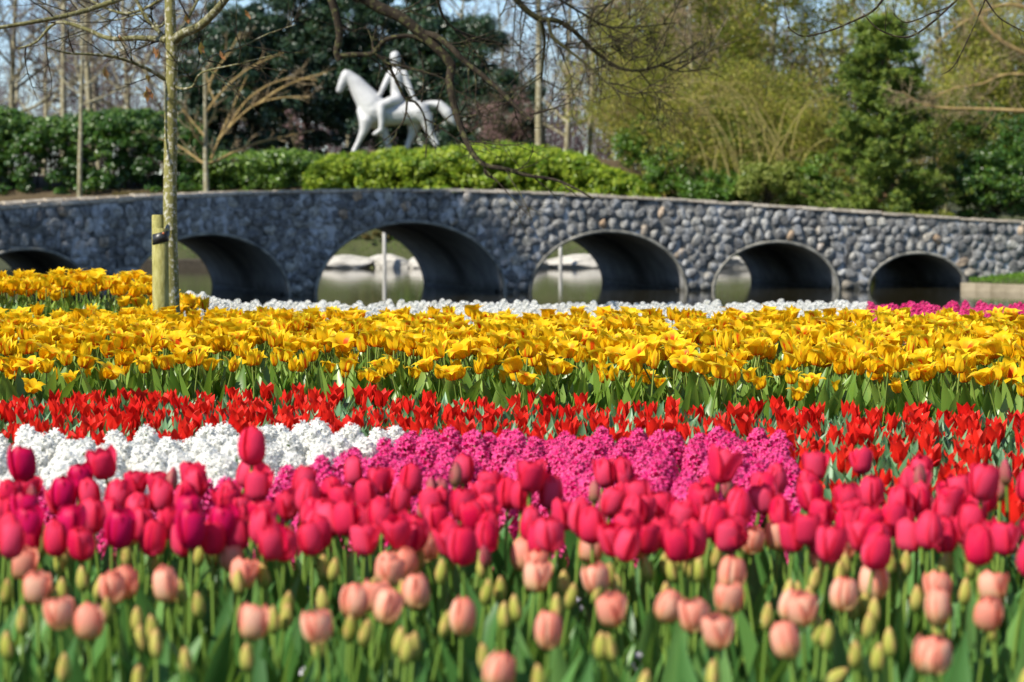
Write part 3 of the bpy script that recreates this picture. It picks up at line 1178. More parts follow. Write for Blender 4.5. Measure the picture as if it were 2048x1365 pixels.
def side_twigs(r, lines, n, L, rad, spread=1.0, depth=2, flat=.6, droop=0.0):
    """random twigs off existing lines, recursively"""
    out_ = []
    for P, rr in lines:
        seglen = np.linalg.norm(np.diff(P, axis=0), axis=1).sum()
        k = max(1, int(n * seglen))
        for _ in range(k):
            i = r.integers(1, len(P) - 1) if len(P) > 2 else 0
            ax = P[min(i + 1, len(P) - 1)] - P[i]; ax /= np.linalg.norm(ax) + 1e-9
            s_ = r.normal(size=3); s_[1] *= flat; s_ -= ax * (s_ @ ax); s_ /= np.linalg.norm(s_) + 1e-9
            d = ax * .7 + s_ * spread; d /= np.linalg.norm(d)
            l = L * r.uniform(.4, 1.2)
            pts = [P[i]]
            for _j in range(4):
                d = d + r.normal(size=3) * .16; d[2] += .04 - droop; d /= np.linalg.norm(d)
                pts.append(pts[-1] + d * l / 4)
            out_.append((np.array(pts), np.linspace(min(rad, rr[i] * .8), rad * .35, 5)))
    if depth > 1:
        out_ += side_twigs(r, out_, n * 1.2, L * .5, rad * .6, spread, depth - 1, flat, droop)
    return out_


Z1 = 1 / 2.2014
yl = [pxline([(910, 900), (908, 800), (905, 700), (905, 560), (903, 420), (900, 300)], D_, r0=6.5, r1=2.5, sc=Z1)]
_r = np.random.default_rng(61)
_root = empty('arching_shrub', tuple(at(1455, 390, 101.5)))
_ls = []
for _i in range(34):
    _bx = 1480 + _r.uniform(-60, 110); _h = _r.uniform(70, 235); _s = _r.choice((-1, -1, -1, 1)) * _r.uniform(.15, 1)
    _pts = [(_bx, 395), (_bx + _s * _h * .15, 395 - _h * .45), (_bx + _s * _h * .42, 395 - _h * .82), (_bx + _s * _h * .8, 395 - _h), (_bx + _s * _h * 1.2, 395 - _h * .93)]
    _ls.append(pxline(_pts, 101.5 + _r.uniform(-1, 1), r0=1.3, r1=.4))
_me = tubes(Geo(), _ls, 4).mesh('shoots', M['golden_shoot']); _me.transform(Matrix.Translation(-_root.location))
_o = link('shoots', _me, _root); _o['kind'] = 'stuff'
tag(_root, 'big shrub of long arching golden bare shoots left of the pine', 'shrub')
yb = []
for pts in ([(915, 720), (970, 700), (1050, 660), (1150, 625), (1260, 600), (1380, 575)], [(930, 700), (970, 600), (1040, 440), (1090, 330)],
            [(960, 620), (1040, 530), (1130, 460), (1250, 430), (1380, 430)], [(1130, 465), (1220, 400), (1330, 350), (1440, 320)],
            [(1000, 570), (1100, 430), (1250, 350), (1400, 355)], [(895, 720), (840, 680), (780, 640), (680, 605)], [(900, 600), (850, 540), (800, 480)],
            [(905, 560), (950, 480), (920, 380), (900, 300)], [(905, 500), (980, 400), (1100, 300), (1250, 230)], [(900, 640), (860, 600), (820, 500), (760, 420)],
            [(905, 440), (940, 330), (1010, 230), (1060, 140)]):
    yb.append(pxline(pts, D_, r0=2.9, r1=.9, sc=Z1, depth=rs.uniform(-1, 1)))
trng = np.random.default_rng(5)
tw = side_twigs(trng, yb, 2.4, 1.0, .02, .5, 3)
g = tubes(Geo(), yl, 8); ob = link('trunk', g.mesh('trunk', M['bark_pale']), tr)
g = tubes(Geo(), yb, 5); ob = link('branches', g.mesh('branches', M['bark_orange']), tr)
g = tubes(Geo(), tw, 3); ob = link('twigs', g.mesh('twigs', M['twig_tan']), tr); ob['kind'] = 'stuff'
tag(tr, 'small spreading bare tree with orange lichened branches reaching right, behind the bridge', 'tree')

# ------------------------------------------------------------------ hedges and shrubs made of leaves
def hedge(name, tab_top, D, thick, dens, size, mat, label, cat='hedge', aspect=.5, base=None, lump=.35, seed=0, extra_bottom=0.0):
    """tab_top: (px, py) outline of the top; D: distance of the front face"""
    r = np.random.default_rng(seed)
    x0 = (tab_top[0][0] - 1024) / F * D; x1 = (tab_top[-1][0] - 1024) / F * D
    xt = np.array([(p - 1024) / F * D for p, _ in tab_top]); zt = np.array([at(p, q, D)[2] for p, q in tab_top])
    nc = int((x1 - x0) * 64)
    per = int(dens / 30)
    cx = r.uniform(x0, x1, nc); cy = D + r.random(nc) ** 1.5 * thick
    top = np.interp(cx, xt, zt); zb = ground_z(cx, cy)
    cr = r.uniform(.2, .42, nc)
    h = np.maximum(top - cr * .6 - zb, .1)
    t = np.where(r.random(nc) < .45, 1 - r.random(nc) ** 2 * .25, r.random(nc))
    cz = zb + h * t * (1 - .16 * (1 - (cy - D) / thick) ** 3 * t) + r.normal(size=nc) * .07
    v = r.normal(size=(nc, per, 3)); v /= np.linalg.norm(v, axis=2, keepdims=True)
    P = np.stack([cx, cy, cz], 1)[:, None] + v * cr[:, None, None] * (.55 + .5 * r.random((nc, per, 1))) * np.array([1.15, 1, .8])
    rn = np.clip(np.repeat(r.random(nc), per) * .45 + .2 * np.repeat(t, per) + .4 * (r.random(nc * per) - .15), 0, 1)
    P = P.reshape(-1, 3); v = v.reshape(-1, 3)
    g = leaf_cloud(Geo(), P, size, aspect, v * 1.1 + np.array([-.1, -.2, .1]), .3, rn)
    root = empty(name, (float((x0 + x1) / 2), D + thick / 2, gz((x0 + x1) / 2, D + thick / 2)))
    me = g.mesh('foliage', mat)
    me.transform(Matrix.Translation(-root.location))
    o = link('foliage', me, root); o['kind'] = 'stuff'
    # woody stems inside
    ls = []
    for xx in np.arange(x0 + .3, x1, .55):
        zb_ = gz(xx, D + thick * .5)
        hh = float(np.interp(xx, xt, zt)) - zb_ - .3
        if hh < .3: continue
        p = np.array([xx, D + thick * .5, zb_ - .05])
        ls.append((np.array([p, p + [r.uniform(-.2, .2), 0, hh * .5], p + [r.uniform(-.4, .4), r.uniform(-.3, .3), hh]]), np.array([.05, .035, .015])))
    if ls:
        me = tubes(Geo(), ls, 5).mesh('stems', M['bark_dark']); me.transform(Matrix.Translation(-root.location))
        link('stems', me, root)['kind'] = 'stuff'
    tag(root, label, cat)
    return root


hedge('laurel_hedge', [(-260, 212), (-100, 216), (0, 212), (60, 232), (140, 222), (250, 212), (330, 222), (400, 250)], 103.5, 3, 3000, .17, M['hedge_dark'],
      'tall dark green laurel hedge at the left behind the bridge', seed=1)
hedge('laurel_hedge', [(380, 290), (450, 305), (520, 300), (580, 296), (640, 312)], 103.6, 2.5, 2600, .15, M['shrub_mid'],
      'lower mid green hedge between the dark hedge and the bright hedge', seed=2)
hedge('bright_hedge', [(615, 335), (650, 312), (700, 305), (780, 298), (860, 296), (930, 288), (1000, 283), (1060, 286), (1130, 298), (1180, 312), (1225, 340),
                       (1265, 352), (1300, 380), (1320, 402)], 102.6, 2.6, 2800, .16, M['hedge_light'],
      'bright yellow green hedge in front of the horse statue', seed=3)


def clump_shrub(name, px, py, D, rx, rz_, n_cl, per, size, mat, label, cat='shrub', cr=.5, seed=0, trunk=True, aspect=.5, group=None, ry=None, matk='foliage', hollow=.35):
    """crown of leaf clumps centred on pixel px,py at distance D, radii in metres"""
    r = np.random.default_rng(seed)
    c = at(px, py, D)
    ry = ry or rx * .7
    root = empty(name, (float(c[0]), D, gz(c[0], D)))
    u = r.normal(size=(n_cl, 3)); u /= np.linalg.norm(u, axis=1, keepdims=True)
    rad = hollow + (1 - hollow) * r.random(n_cl) ** .5
    C = u * rad[:, None] * np.array([rx, ry, rz_]) * r.uniform(.8, 1.12, (n_cl, 1)) + np.array([0, 0, c[2] - root.location.z])
    C = C[C[:, 2] > -.1]
    if not len(C):
        C = np.array([[0, 0, .3]])
    n_cl = len(C)
    v = r.normal(size=(n_cl, per, 3)); v /= np.linalg.norm(v, axis=2, keepdims=True)
    crs = cr * r.uniform(.6, 1.4, (n_cl, 1, 1))
    P = C[:, None] + v * crs * (r.random((n_cl, per, 1)) ** .4) * np.array([1, 1, .75])
    clr = np.repeat(r.random(n_cl), per) * .5
    rn = np.clip(clr + .5 * r.random(n_cl * per), 0, 1)
    P = P.reshape(-1, 3); v = v.reshape(-1, 3)
    ok = P[:, 2] > -.05
    g = leaf_cloud(Geo(), P[ok], size, aspect, v[ok] * .9, .3, rn[ok])
    o = link(matk, g.mesh(matk, mat), root); o['kind'] = 'stuff'
    if trunk:
        h = c[2] - root.location.z
        ls = [(np.array([[0, 0, -.2], [0, 0, h * .5], [r.uniform(-.2, .2), 0, h + rz_ * .5]]), np.array([.06 + rx * .04, .05 + rx * .02, .02]))]
        for k in range(min(n_cl, 24)):
            q = C[k]
            s0 = np.array([0, 0, h * .2 + .6 * max(0, q[2] - h * .2) * .6])
            ls.append((np.array([s0, (s0 + q) / 2 + [0, 0, -.1], q]), np.array([.045, .03, .012])))
        link('trunk', tubes(Geo(), ls, 6).mesh('trunk', M['bark_dark']), root)
    tag(root, label, cat, group)
    return root


# dark evergreens behind the statue
for i, (px, py, rx, rz_, D, lab) in enumerate([
        (470, 170, 3.2, 4.6, 117, 'dark evergreen tree behind the spreading bare tree, leftmost of the dark evergreens'),
        (610, 110, 3.8, 6.0, 119, 'tall dark evergreen tree left of the horse statue'),
        (760, 120, 4.0, 6.0, 120, 'tall dark evergreen tree directly behind the rider'),
        (890, 170, 3.6, 5.0, 119, 'dark evergreen tree behind the tail of the horse'),
        (985, 245, 2.6, 2.9, 117, 'low dark evergreen right of the horse statue')]):
    clump_shrub('evergreen_tree', px, py, D, rx, rz_, 190, 230, .20, M['ever_dark'], lab, 'tree', cr=.62, seed=20 + i, hollow=.2)
clump_shrub('blossom_shrub', 1010, 240, 113, 1.7, 1.4, 40, 80, .10, M['rose_leaf'], 'low shrub with a pinkish brown haze of blossom right of the statue', seed=31, cr=.5)
clump_shrub('blossom_shrub', 590, 262, 107, .35, 1.1, 14, 30, .10, M['rose_leaf'], 'narrow pinkish blossoming shrub left of the statue', seed=32, cr=.2)
# tall unseen evergreens added on the left bank to shade the bridge's left half
for i, (x_, y_, zc_, rx_, rz_) in enumerate([(-21.5, 54.5, 15.5, 4.2, 6.5), (-20.5, 57.5, 17, 4.0, 7.5), (-23.5, 56.5, 21, 4.5, 5.5)]):
    px_ = 1024 + F * x_ / y_
    py_ = proj((x_, y_, zc_))[1]
    clump_shrub('evergreen_tree', px_, py_, y_, rx_, rz_, 58, 70, .36, M['ever_dark'], '%s tall unseen evergreen added on the left bank to shade the bridge' % NN[i], 'tree', cr=1.1, seed=300 + i, hollow=.2)
# right half shrubs
SH = [(1300, 290, 106, 1.6, 1.3, 'shrub_mid', 'dark green shrub standing above the right end of the bright hedge'),
      (1350, 345, 103, 1.2, 1.3, 'shrub_mid', 'dark green shrub just right of the bright hedge'),
      (1440, 385, 101, 1.6, .9, 'shrub_mid', 'glossy green shrub behind the bridge below the arching shoots'),
      (1535, 375, 100.5, 1.7, 1.1, 'shrub_pale', 'lighter glossy shrub with yellow green leaves behind the bridge'),
      (1620, 375, 101.5, 1.3, 1.2, 'shrub_mid', 'mid green shrub at the left foot of the pine'),
      (1480, 310, 104, 2.2, 1.4, 'shrub_pale', 'large pale olive shrub in the thicket left of the pine'),
      (1560, 250, 109, 1.1, 1.0, 'bud_leaf', 'bright yellow green bush high in the thicket left of the pine'),
      (1470, 235, 110, 1.3, .9, 'shrub_mid', 'fresh green bush high in the thicket above the arching shoots'),
      (1610, 330, 107, 1.4, 1.7, 'ever_dark', 'dark evergreen bush half hidden left of the pine'),
      (1345, 300, 106, 1.2, 1.6, 'ever_dark', 'dark evergreen bush right of the end of the bright hedge'),
      (1600, 300, 104, 1.6, 1.6, 'shrub_pale', 'pale olive shrub touching the left side of the pine'),
      (1990, 370, 97, 1.9, 1.6, 'hedge_dark', 'dark glossy laurel at the right edge behind the bridge'),
      (2080, 330, 98, 2.2, 2.4, 'hedge_dark', 'big dark laurel cut by the right edge of the picture'),
      (1930, 290, 104, 1.7, 2.2, 'hedge_dark', 'dark evergreen shrub between the pine and the right laurel'),
      (1830, 400, 97.5, 1.1, .55, 'hedge_dark', 'low dark shrub right of the pine trunk'),
      (1720, 418, 97, .9, .45, 'shrub_pale', 'low feathery pale shrub left of the pine trunk')]
for i, (px, py, D, rx, rz_, mk, lab) in enumerate(SH):
    clump_shrub('shrub', px, py, D, rx, rz_, int(40 * rx * max(rz_, .8)) + 10, 95, .15, M[mk], lab, 'shrub', cr=.38, seed=50 + i)
clump_shrub('heather_patch', 1850, 437, 93, 1.4, .22, 30, 70, .08, M['bud_leaf'], 'low bright yellow green cushion behind the coping right of the pine', 'plant', cr=.18, seed=70, trunk=False)
# planting on the far slope seen through the arches
for i, (px, py, rx, rz_, mk, lab) in enumerate([(745, 485, 1.2, .5, 'dry_grass', 'reddish brown low shrub on the far bank seen through the widest arch'),
                                                (690, 492, .8, .35, 'shrub_mid', 'small green shrub on the far bank left of the reddish one'),
                                                (830, 482, 1.1, .5, 'shrub_mid', 'green shrub on the far bank right of the pale pole'),
                                                (1150, 492, .9, .5, 'shrub_mid', 'green shrub on the far bank seen through the fourth arch'),
                                                (380, 490, .8, .3, 'shrub_mid', 'green shrub on the far bank seen through the second arch')]):
    clump_shrub('bank_shrub', px, py, 99.8, rx, rz_, 40, 60, .12, M[mk], lab, 'shrub', cr=.22, seed=80 + i, trunk=False)

# ---- the pine
def build_pine():
    r = np.random.default_rng(9)
    base = at(1775, 436, 96.5)
    root = empty('pine_tree', (float(base[0]), 96.5, gz(base[0], 96.5)))
    zb = root.location.z
    H = at(1745, 35, 96.5)[2] - zb
    lean = np.array([-.35, 0, 0])
    ls = [(np.array([lean * (t ** 1.5) + [0, 0, H * t] for t in np.linspace(-.02, 1, 12)]), np.linspace(.15, .02, 12))]
    link('trunk', tubes(Geo(), ls, 9).mesh('trunk', M['bark_pine']), root)
    br, P, A, Rn = [], [], [], []
    for i in range(210):
        t = .14 + .84 * (i + r.random()) / 210
        az = r.uniform(0, 6.283)
        L = (3.5 * (1 - t) ** .62 + .35) * r.uniform(.55, 1.1)
        s0 = lean * t ** 1.5 + np.array([0, 0, H * t])
        d = np.array([math.cos(az), math.sin(az), r.uniform(-.15, .35)])
        pts = [s0]
        for k in range(4):
            d[2] += .06
            pts.append(pts[-1] + d * L / 4)
        pts = np.array(pts)
        br.append((pts, np.linspace(.035, .008, 5)))
        cval = r.random() * .5
        for k in range(11):
            q = .32 + .68 * (k + r.random()) / 11
            fi = q * 4; i0 = min(3, int(fi)); c = pts[i0] + (pts[i0 + 1] - pts[i0]) * (fi - i0)
            c = c + r.normal(size=3) * [.16, .16, .09]
            m_ = 34
            v = r.normal(size=(m_, 3)); v[:, 2] = np.abs(v[:, 2]) * .8 + .1; v += d * .8
            v /= np.linalg.norm(v, axis=1, keepdims=True)
            P.append(c + v * r.uniform(.03, .2, (m_, 1)) + r.normal(size=(m_, 3)) * .05); A.append(v); Rn.append(np.clip(cval + .5 * r.random(m_), 0, 1))
    P = np.concatenate(P); A = np.concatenate(A); Rn = np.concatenate(Rn)
    link('branches', tubes(Geo(), br, 4).mesh('branches', M['bark_pine']), root)
    g = leaf_cloud(Geo(), P, .24, .2, None, .2, Rn, along=A)
    o = link('needles', g.mesh('needles', M['pine']), root); o['kind'] = 'stuff'
    tag(root, 'loose dark green pine with a reddish trunk rising behind the right part of the bridge', 'tree')


M['bark_pine'] = bark('pine bark', [(.3, (.12, .065, .035)), (.7, (.30, .18, .10))], None, 4)
build_pine()

# far wood as one mass
def far_wood():
    r = np.random.default_rng(77)
    ls = []
    for i in range(4200):
        x = r.uniform(-75, 80); y = r.uniform(180, 215)
        z0 = gz(x, y)
        h = r.uniform(4, 11) if r.random() < .85 else r.uniform(11, 15)
        dx = r.normal() * .12
        ls.append((np.array([[x, y, z0 + h * .1 * r.random()], [x + dx * h * .5 + r.normal() * .3, y, z0 + h * .5], [x + dx * h + r.normal() * .9, y + r.normal() * .5, z0 + h]]), np.array([.05, .035, .012])))
        for k in range(3):
            a = z0 + h * r.uniform(.25, .95); l = r.uniform(1, 2.6)
            ls.append((np.array([[x + dx * (a - z0), y, a], [x + dx * (a - z0) + r.normal() * l * .4, y, a + l * .3], [x + r.normal() * l, y, a + l * .8 * r.uniform(.3, 1)]]), np.array([.03, .02, .01])))
    o = link('far_wood', tubes(Geo(), ls, 3).mesh('far_wood', M['twig_purple']))
    tag(o, 'brownish purple mass of leafless wood far behind the hedges', 'wood', kind='stuff')


far_wood()

# dry grass on the far bank above the boulders
n = 26000
x = rng.uniform(-17, 5.5, n); y = rng.uniform(100.6, 103.4, n)
P = np.stack([x, y, ground_z(x, y) + .12], 1)
al = np.tile([[0, 0, 1.]], (n, 1))
o = link('dry_grass', leaf_cloud(Geo(), P, .34, .09, along=al).mesh('dry_grass', M['dry_grass']))
tag(o, 'strip of dry brown winter grass on the bank between the coping and the hedges', 'grass', kind='stuff')
n = 4500
x = rng.uniform(-17, 12, n); y = rng.uniform(98.6, 100.4, n)
P = np.stack([x, y, ground_z(x, y) + .05], 1)
x2 = rng.uniform(13.4, 19, 14000); y2 = rng.uniform(66, 75, 14000)
ok = land_right(x2, y2) > .12
P = np.concatenate([P, np.stack([x2, y2, ground_z(x2, y2) + .03], 1)[ok]])
al = np.tile([[0, 0, 1.]], (len(P), 1))
o = link('lawn_grass', leaf_cloud(Geo(), P, .14, .14, along=al).mesh('lawn_grass', M['grass']))
tag(o, 'fresh short green grass on the banks of the pond', 'grass', kind='stuff')

# ------------------------------------------------------------------ middle distance: lichened tree, stakes, overhanging limbs
def tree_from_lines(name, trunk_lines, branch_lines, trng, tn, tL, trad, mats, label, extra_twigs=(), depth=2, droop=0., origin=None, parts_name='branch'):
    root = empty(name, origin if origin is not None else tuple(trunk_lines[0][0][0]))
    T = Matrix.Translation(-root.location)

    def mk(nm, lines, sides, mat, kind=None):
        me = tubes(Geo(), lines, sides, cap=sides > 4).mesh(nm, mat); me.transform(T)
        o = link(nm, me, root)
        if kind: o['kind'] = kind
    mk('trunk', trunk_lines, 14, mats[0])
    for bl in branch_lines:
        mk(parts_name, [bl], 8, mats[1])
    tw = side_twigs(trng, branch_lines, tn, tL, trad, .8, depth, .7, droop) + list(extra_twigs)
    mk('twigs', tw, 4, mats[2], 'stuff')
    tag(root, label, 'tree')
    return root, tw


M['bark_trunk'] = bark('young tree bark with lichen', [(.3, (.14, .13, .045)), (.7, (.29, .27, .09))], (.52, .50, .40), 16)
DT = 16.4
tl = [pxline([(346, 640), (344, 600), (341, 500), (340, 400), (341, 300), (342, 200), (344, 120), (341, 50), (339, -40), (338, -300), (340, -700)], DT, r0=15.8, r1=9, depth=0)]
brl = []
for pts, a, b_, dep in (
        ([(725, 350), (640, 300), (520, 255), (400, 240), (300, 235), (200, 208)], 4.5, 1.3, -.6),
        ([(735, 178), (690, 172), (600, 168), (480, 170), (380, 130), (250, 100), (160, 185), (80, 215)], 7, 2, .5),
        ([(745, 190), (700, 140), (650, 90), (600, 0), (560, -90)], 5, 3, .3),
        ([(765, 185), (800, 150), (870, 122), (930, 70), (990, 0), (1060, -110)], 10, 7, -.4),
        ([(770, 290), (795, 180), (830, 80), (870, 0), (900, -90)], 4.2, 2.5, .3),
        ([(775, 338), (850, 322), (930, 250), (1050, 212), (1180, 150), (1300, 110)], 3.4, 1.0, .5),
        ([(770, 380), (800, 392), (850, 380), (890, 320), (1050, 282), (1200, 245)], 3.2, 1.0, -.5),
        ([(745, -160), (640, -60), (510, 2), (350, 55), (200, 88), (0, 122), (-120, 140)], 7, 3, -.4),
        ([(750, -60), (690, 10), (560, 60), (430, 20), (330, -60)], 4, 2, .5),
        ([(755, 60), (700, 120), (640, 60), (500, 90), (420, 60)], 3, 1.2, .6)):
    brl.append(pxline(pts, DT, r0=a, r1=b_, depth=dep, sc=Z1))
trng = np.random.default_rng(21)
root, tw = tree_from_lines('lichened_tree', tl, brl, trng, 7, .45, .0055, (M['bark_trunk'], M['bark_dark2'] if 'bark_dark2' in M else M['bark_moss'], M['bark_dark']),
                           'young staked tree with green lichened trunk standing in the flower bed at the left', depth=3)
# dead leaves still hanging on it
for X, Y, w in ((690, 205, 1), (675, 185, .8), (655, 375, 1.2), (640, 380, 1), (645, 305, .7), (460, 285, .9), (885, 180, 1), (820, 50, .8), (525, 128, .7), (975, 210, .7), (1090, 30, 1)):
    g = Geo()
    q = at(X * Z1, Y * Z1 + 6, DT - .2)
    leaf_cloud(g, np.array([[0, 0, -.03], [0.012, 0, -.045]]), .075 * w, .45, np.array([[.3, -1, 0]] * 2), 0, along=np.array([[.2, 0, -1.]] * 2))
    o = link('dead_leaf', g.mesh('dead_leaf', M['dead_leaf']), root)
    o.location = Vector(q) - root.location

# stakes
m_st = bark('green tinged round stake', [(.32, (.20, .18, .045)), (.5, (.36, .33, .11)), (.68, (.46, .43, .18))], None, 22)
m_strap, nt, b, out = new_mat('black rubber strap'); b.inputs['Base Color'].default_value = (.02, .02, .022, 1); b.inputs['Roughness'].default_value = .4
m_nail, nt, b, out = new_mat('rusty nail'); b.inputs['Base Color'].default_value = (.5, .15, .05, 1)


def stake(px, top, D, rpx, label, strap=False):
    x = (px - 1024) / F * D
    zb = gz(x, D) - .2
    zt = float(at(px, top, D)[2])
    root = empty('tree_stake', (x, D, zb))
    r_ = rpx * D / F
    h = zt - zb
    g = tubes(Geo(), [(np.array([[0, 0, 0], [0, 0, h * .5], [0, 0, h - .01], [0, 0, h]]), np.array([r_, r_, r_, r_ * .9]))], 18, cap=True)
    link('post', g.mesh('post', m_st), root)
    if strap:
        z0 = float(at(px, 476, D)[2]) - zb
        g = Geo()
        V = []
        for zz in (-.034, .034):
            for k in range(24):
                a_ = 2 * math.pi * k / 24
                V.append(((r_ + .004) * math.cos(a_), (r_ + .004) * math.sin(a_), z0 + zz + .012 * math.cos(a_)))
        g.add(V, grid_faces(24, 2, True))
        # the band that runs on to the trunk
        x1, y1 = float(tl[0][0][20][0] - x), float(DT - D)
        W = []
        for t_ in np.linspace(0, 1, 6):
            for zz in (-.032, .032):
                W.append((r_ * .7 * (1 - t_) + (x1 - .01) * t_, -r_ * .8 * (1 - t_) + (y1 - .055) * t_, z0 + .035 + zz + .02 * math.sin(t_ * 3)))
        g.add(W, grid_faces(2, 6))
        o = link('rubber_strap', g.mesh('rubber_strap', m_strap), root)
        md = o.modifiers.new('t', 'SOLIDIFY'); md.thickness = .004
        bm = bmesh.new(); bmesh.ops.create_icosphere(bm, subdivisions=2, radius=.008)
        me = bpy.data.meshes.new('nail'); bm.to_mesh(me); bm.free(); me.materials.append(m_nail)
        n_ = link('nail', me, root); n_.location = (r_ * .5, -r_ - .004, z0 + .03)
    tag(root, label, 'stake')


stake(322, 457, 15.95, 15.5, 'thick round wooden stake with a black strap, in front of the young tree', True)
stake(317, 430, 16.4, 12.5, 'second wooden stake with a slightly higher top, just behind the strapped one')

# overhanging limbs of trees whose trunks stand outside the picture
Z7 = 1 / 2.438


def l7(pts, r0, r1, D, dep=0.0):
    return pxline([(560 + a * Z7, b_ * Z7) for a, b_ in pts], D, r0=r0, r1=r1, depth=dep)


DL = 21.0
THICK = 1.35
xt_ = -6.2
zg = gz(xt_, 21.5)
trunkL = [(np.array([[xt_, 21.5, zg - .2], [xt_ + .05, 21.5, 1.5], [xt_ + .15, 21.5, 3], [xt_ + .1, 21.5, 5.5], [xt_ + .3, 21.5, 8]]), np.array([.32, .26, .24, .2, .14]))]
P0 = at(560 + 400 * Z7, -8, DL)
stemL = (np.array([[xt_ + .1, 21.5, 5.0], [-5.0, 21.4, 5.0], [-3.6, 21.2, 4.4], [-2.4, 21.1, 3.6], P0]), np.array([.12, .11, .10, .09, .078]))
P1 = at(560 + 245 * Z7, -12, DL)
stemL2 = (np.array([[-3.6, 21.2, 4.4], [-2.6, 21.0, 4.0], [-2.0, 21.0, 3.5], P1]), np.array([.06, .055, .05, .045]))
limbs = [stemL, stemL2,
         l7([(400, -20), (480, 35), (580, 80), (660, 140), (740, 210), (800, 270), (840, 325)], 9, 7, DL, .0),
         l7([(838, 315), (828, 400), (845, 500), (870, 590), (900, 670), (940, 750), (1000, 805), (1100, 825), (1200, 855), (1330, 875), (1420, 910), (1530, 970)], 6.5, 1.2, DL, -.6),
         l7([(1000, 808), (1005, 850), (1060, 880)], 2.6, 1.2, DL - .3),
         l7([(700, 165), (760, 178), (830, 230), (900, 300), (1000, 380), (1100, 470), (1170, 540), (1228, 590)], 5.5, 2.6, DL, -.3),
         l7([(1218, 560), (1300, 540), (1420, 500)], 1.8, .8, DL - .25),
         l7([(245, -20), (275, 80), (290, 180), (275, 250), (290, 297)], 6.5, 4.5, DL, 0),
         l7([(285, 275), (350, 267), (450, 262), (500, 205), (560, 182), (640, 177), (710, 205)], 3.8, 3.2, DL, .0),
         l7([(460, 258), (520, 310), (560, 380), (610, 480), (660, 500), (700, 560), (715, 650), (710, 770)], 3, 1, DL, .2),
         l7([(620, 490), (612, 560), (590, 610), (540, 660), (440, 730)], 1.8, .6, DL),
         l7([(520, 310), (640, 335), (760, 370), (830, 400)], 2, 1, DL),
         l7([(690, 500), (700, 400), (695, 280)], 1.5, .7, DL),
         l7([(765, -10), (795, 80), (850, 140), (950, 180), (1080, 212)], 2.6, 1, DL, .4),
         l7([(870, 560), (910, 500), (880, 440)], 1.4, .6, DL), l7([(880, 600), (940, 580), (920, 640)], 1.2, .5, DL),
         l7([(460, 250), (440, 170), (410, 135), (350, 160)], 1.6, .7, DL)]
trng = np.random.default_rng(33)
tree_from_lines('overhanging_tree', trunkL, limbs[2:] + limbs[:2], trng, 5.0, .6, .0075, (M['bark_dark'], M['bark_dark'], M['bark_dark']),
                'dark bare limb reaching in from the top left across the white statue and the bridge', depth=3, origin=(xt_, 21.5, zg))

DR = 24.0
xr = 8.0
zg = gz(xr, 24)
zg = min(zg, -.2)
trunkR = [(np.array([[xr, 22.6, gz(xr, 22.6) - .2], [xr, 22.6, 2], [xr - .2, 22.8, 4.5], [xr - .3, 23, 8]]), np.array([.3, .26, .2, .12]))]
PR = at(560 + 1140 * Z7, -10, DR)
limR = [(np.array([[xr - .2, 22.8, 4.5], [5.5, 23.2, 6.0], [3.2, 23.6, 6.0], [1.2, 23.9, 4.6], PR]), np.array([.11, .09, .075, .06, .048])),
        l7([(1140, -15), (1200, 50), (1270, 95), (1350, 102), (1430, 150), (1500, 220), (1560, 270), (1640, 325), (1750, 345), (1900, 300), (2040, 200)], 5, 1.6, DR, .5),
        l7([(1308, 98), (1330, 180), (1400, 240), (1500, 320), (1600, 410), (1680, 460), (1750, 480)], 2.8, 1.0, DR, -.5),
        l7([(1600, 405), (1700, 425), (1860, 490)], 1.4, .6, DR),
        l7([(1350, -10), (1480, 70), (1600, 130), (1780, 130), (1930, 110)], 2.2, .8, DR, .6),
        l7([(1270, 95), (1290, 200), (1280, 330), (1275, 400)], 2.8, 1.2, DR, .4),
        l7([(1860, 320), (1960, 350), (2100, 330)], 1.6, .6, DR),
        l7([(1070, 85), (1090, 50), (1110, -10)], 1, .8, DR),
        l7([(1640, -15), (1560, 60), (1500, 140), (1560, 230), (1620, 300)], 1.8, .7, DR)]
trng = np.random.default_rng(34)
tree_from_lines('overhanging_tree', trunkR, limR, trng, 8.0, .8, .0075, (M['bark_dark'], M['bark_mossdark'], M['bark_dark']),
                'mossy bare limb hanging in from the top right of centre, with fine curved twigs', depth=3, origin=(xr, 22.6, gz(xr, 22.6)))


def l3(pts, r0, r1, D, dep=0.0):
    return pxline([(1200 + a * Z1, b_ * Z1) for a, b_ in pts], D, r0=r0, r1=r1, depth=dep)


DQ = 15.0
xq = 5.6
trunkQ = [(np.array([[xq, 16.5, gz(xq, 16.5) - .2], [xq, 16.5, 2], [xq - .1, 16.4, 4], [xq - .2, 16.4, 6.5]]), np.array([.2, .17, .13, .07]))]
limQ = [(np.array([[xq - .1, 16.4, 3.6], [4.2, 15.8, 4.2], [2.6, 15.2, 3.4], at(1200 + 1250 * Z1, -8, DQ)]), np.array([.05, .035, .02, .006])),
        l3([(1255, -15), (1200, 50), (1100, 100), (1000, 140), (890, 160), (825, 118)], 1.9, .8, DQ),
        (np.array([[2.6, 15.2, 3.4], [2.45, 15.1, 2.9], at(1200 + 1580 * Z1, -8, DQ)]), np.array([.012, .009, .007])),
        l3([(1580, -12), (1550, 20), (1450, 110), (1350, 165), (1230, 132), (1160, 60)], 2.0, .9, DQ),
        l3([(1540, 30), (1460, 60), (1350, 100), (1290, 60)], 1.3, .6, DQ),
        l3([(1700, -10), (1640, 130), (1560, 290), (1500, 330)], 1.3, .6, DQ),
        l3([(1700, 0), (1760, 80), (1867, 140), (1960, 180)], 1.3, .7, DQ)]
trng = np.random.default_rng(35)
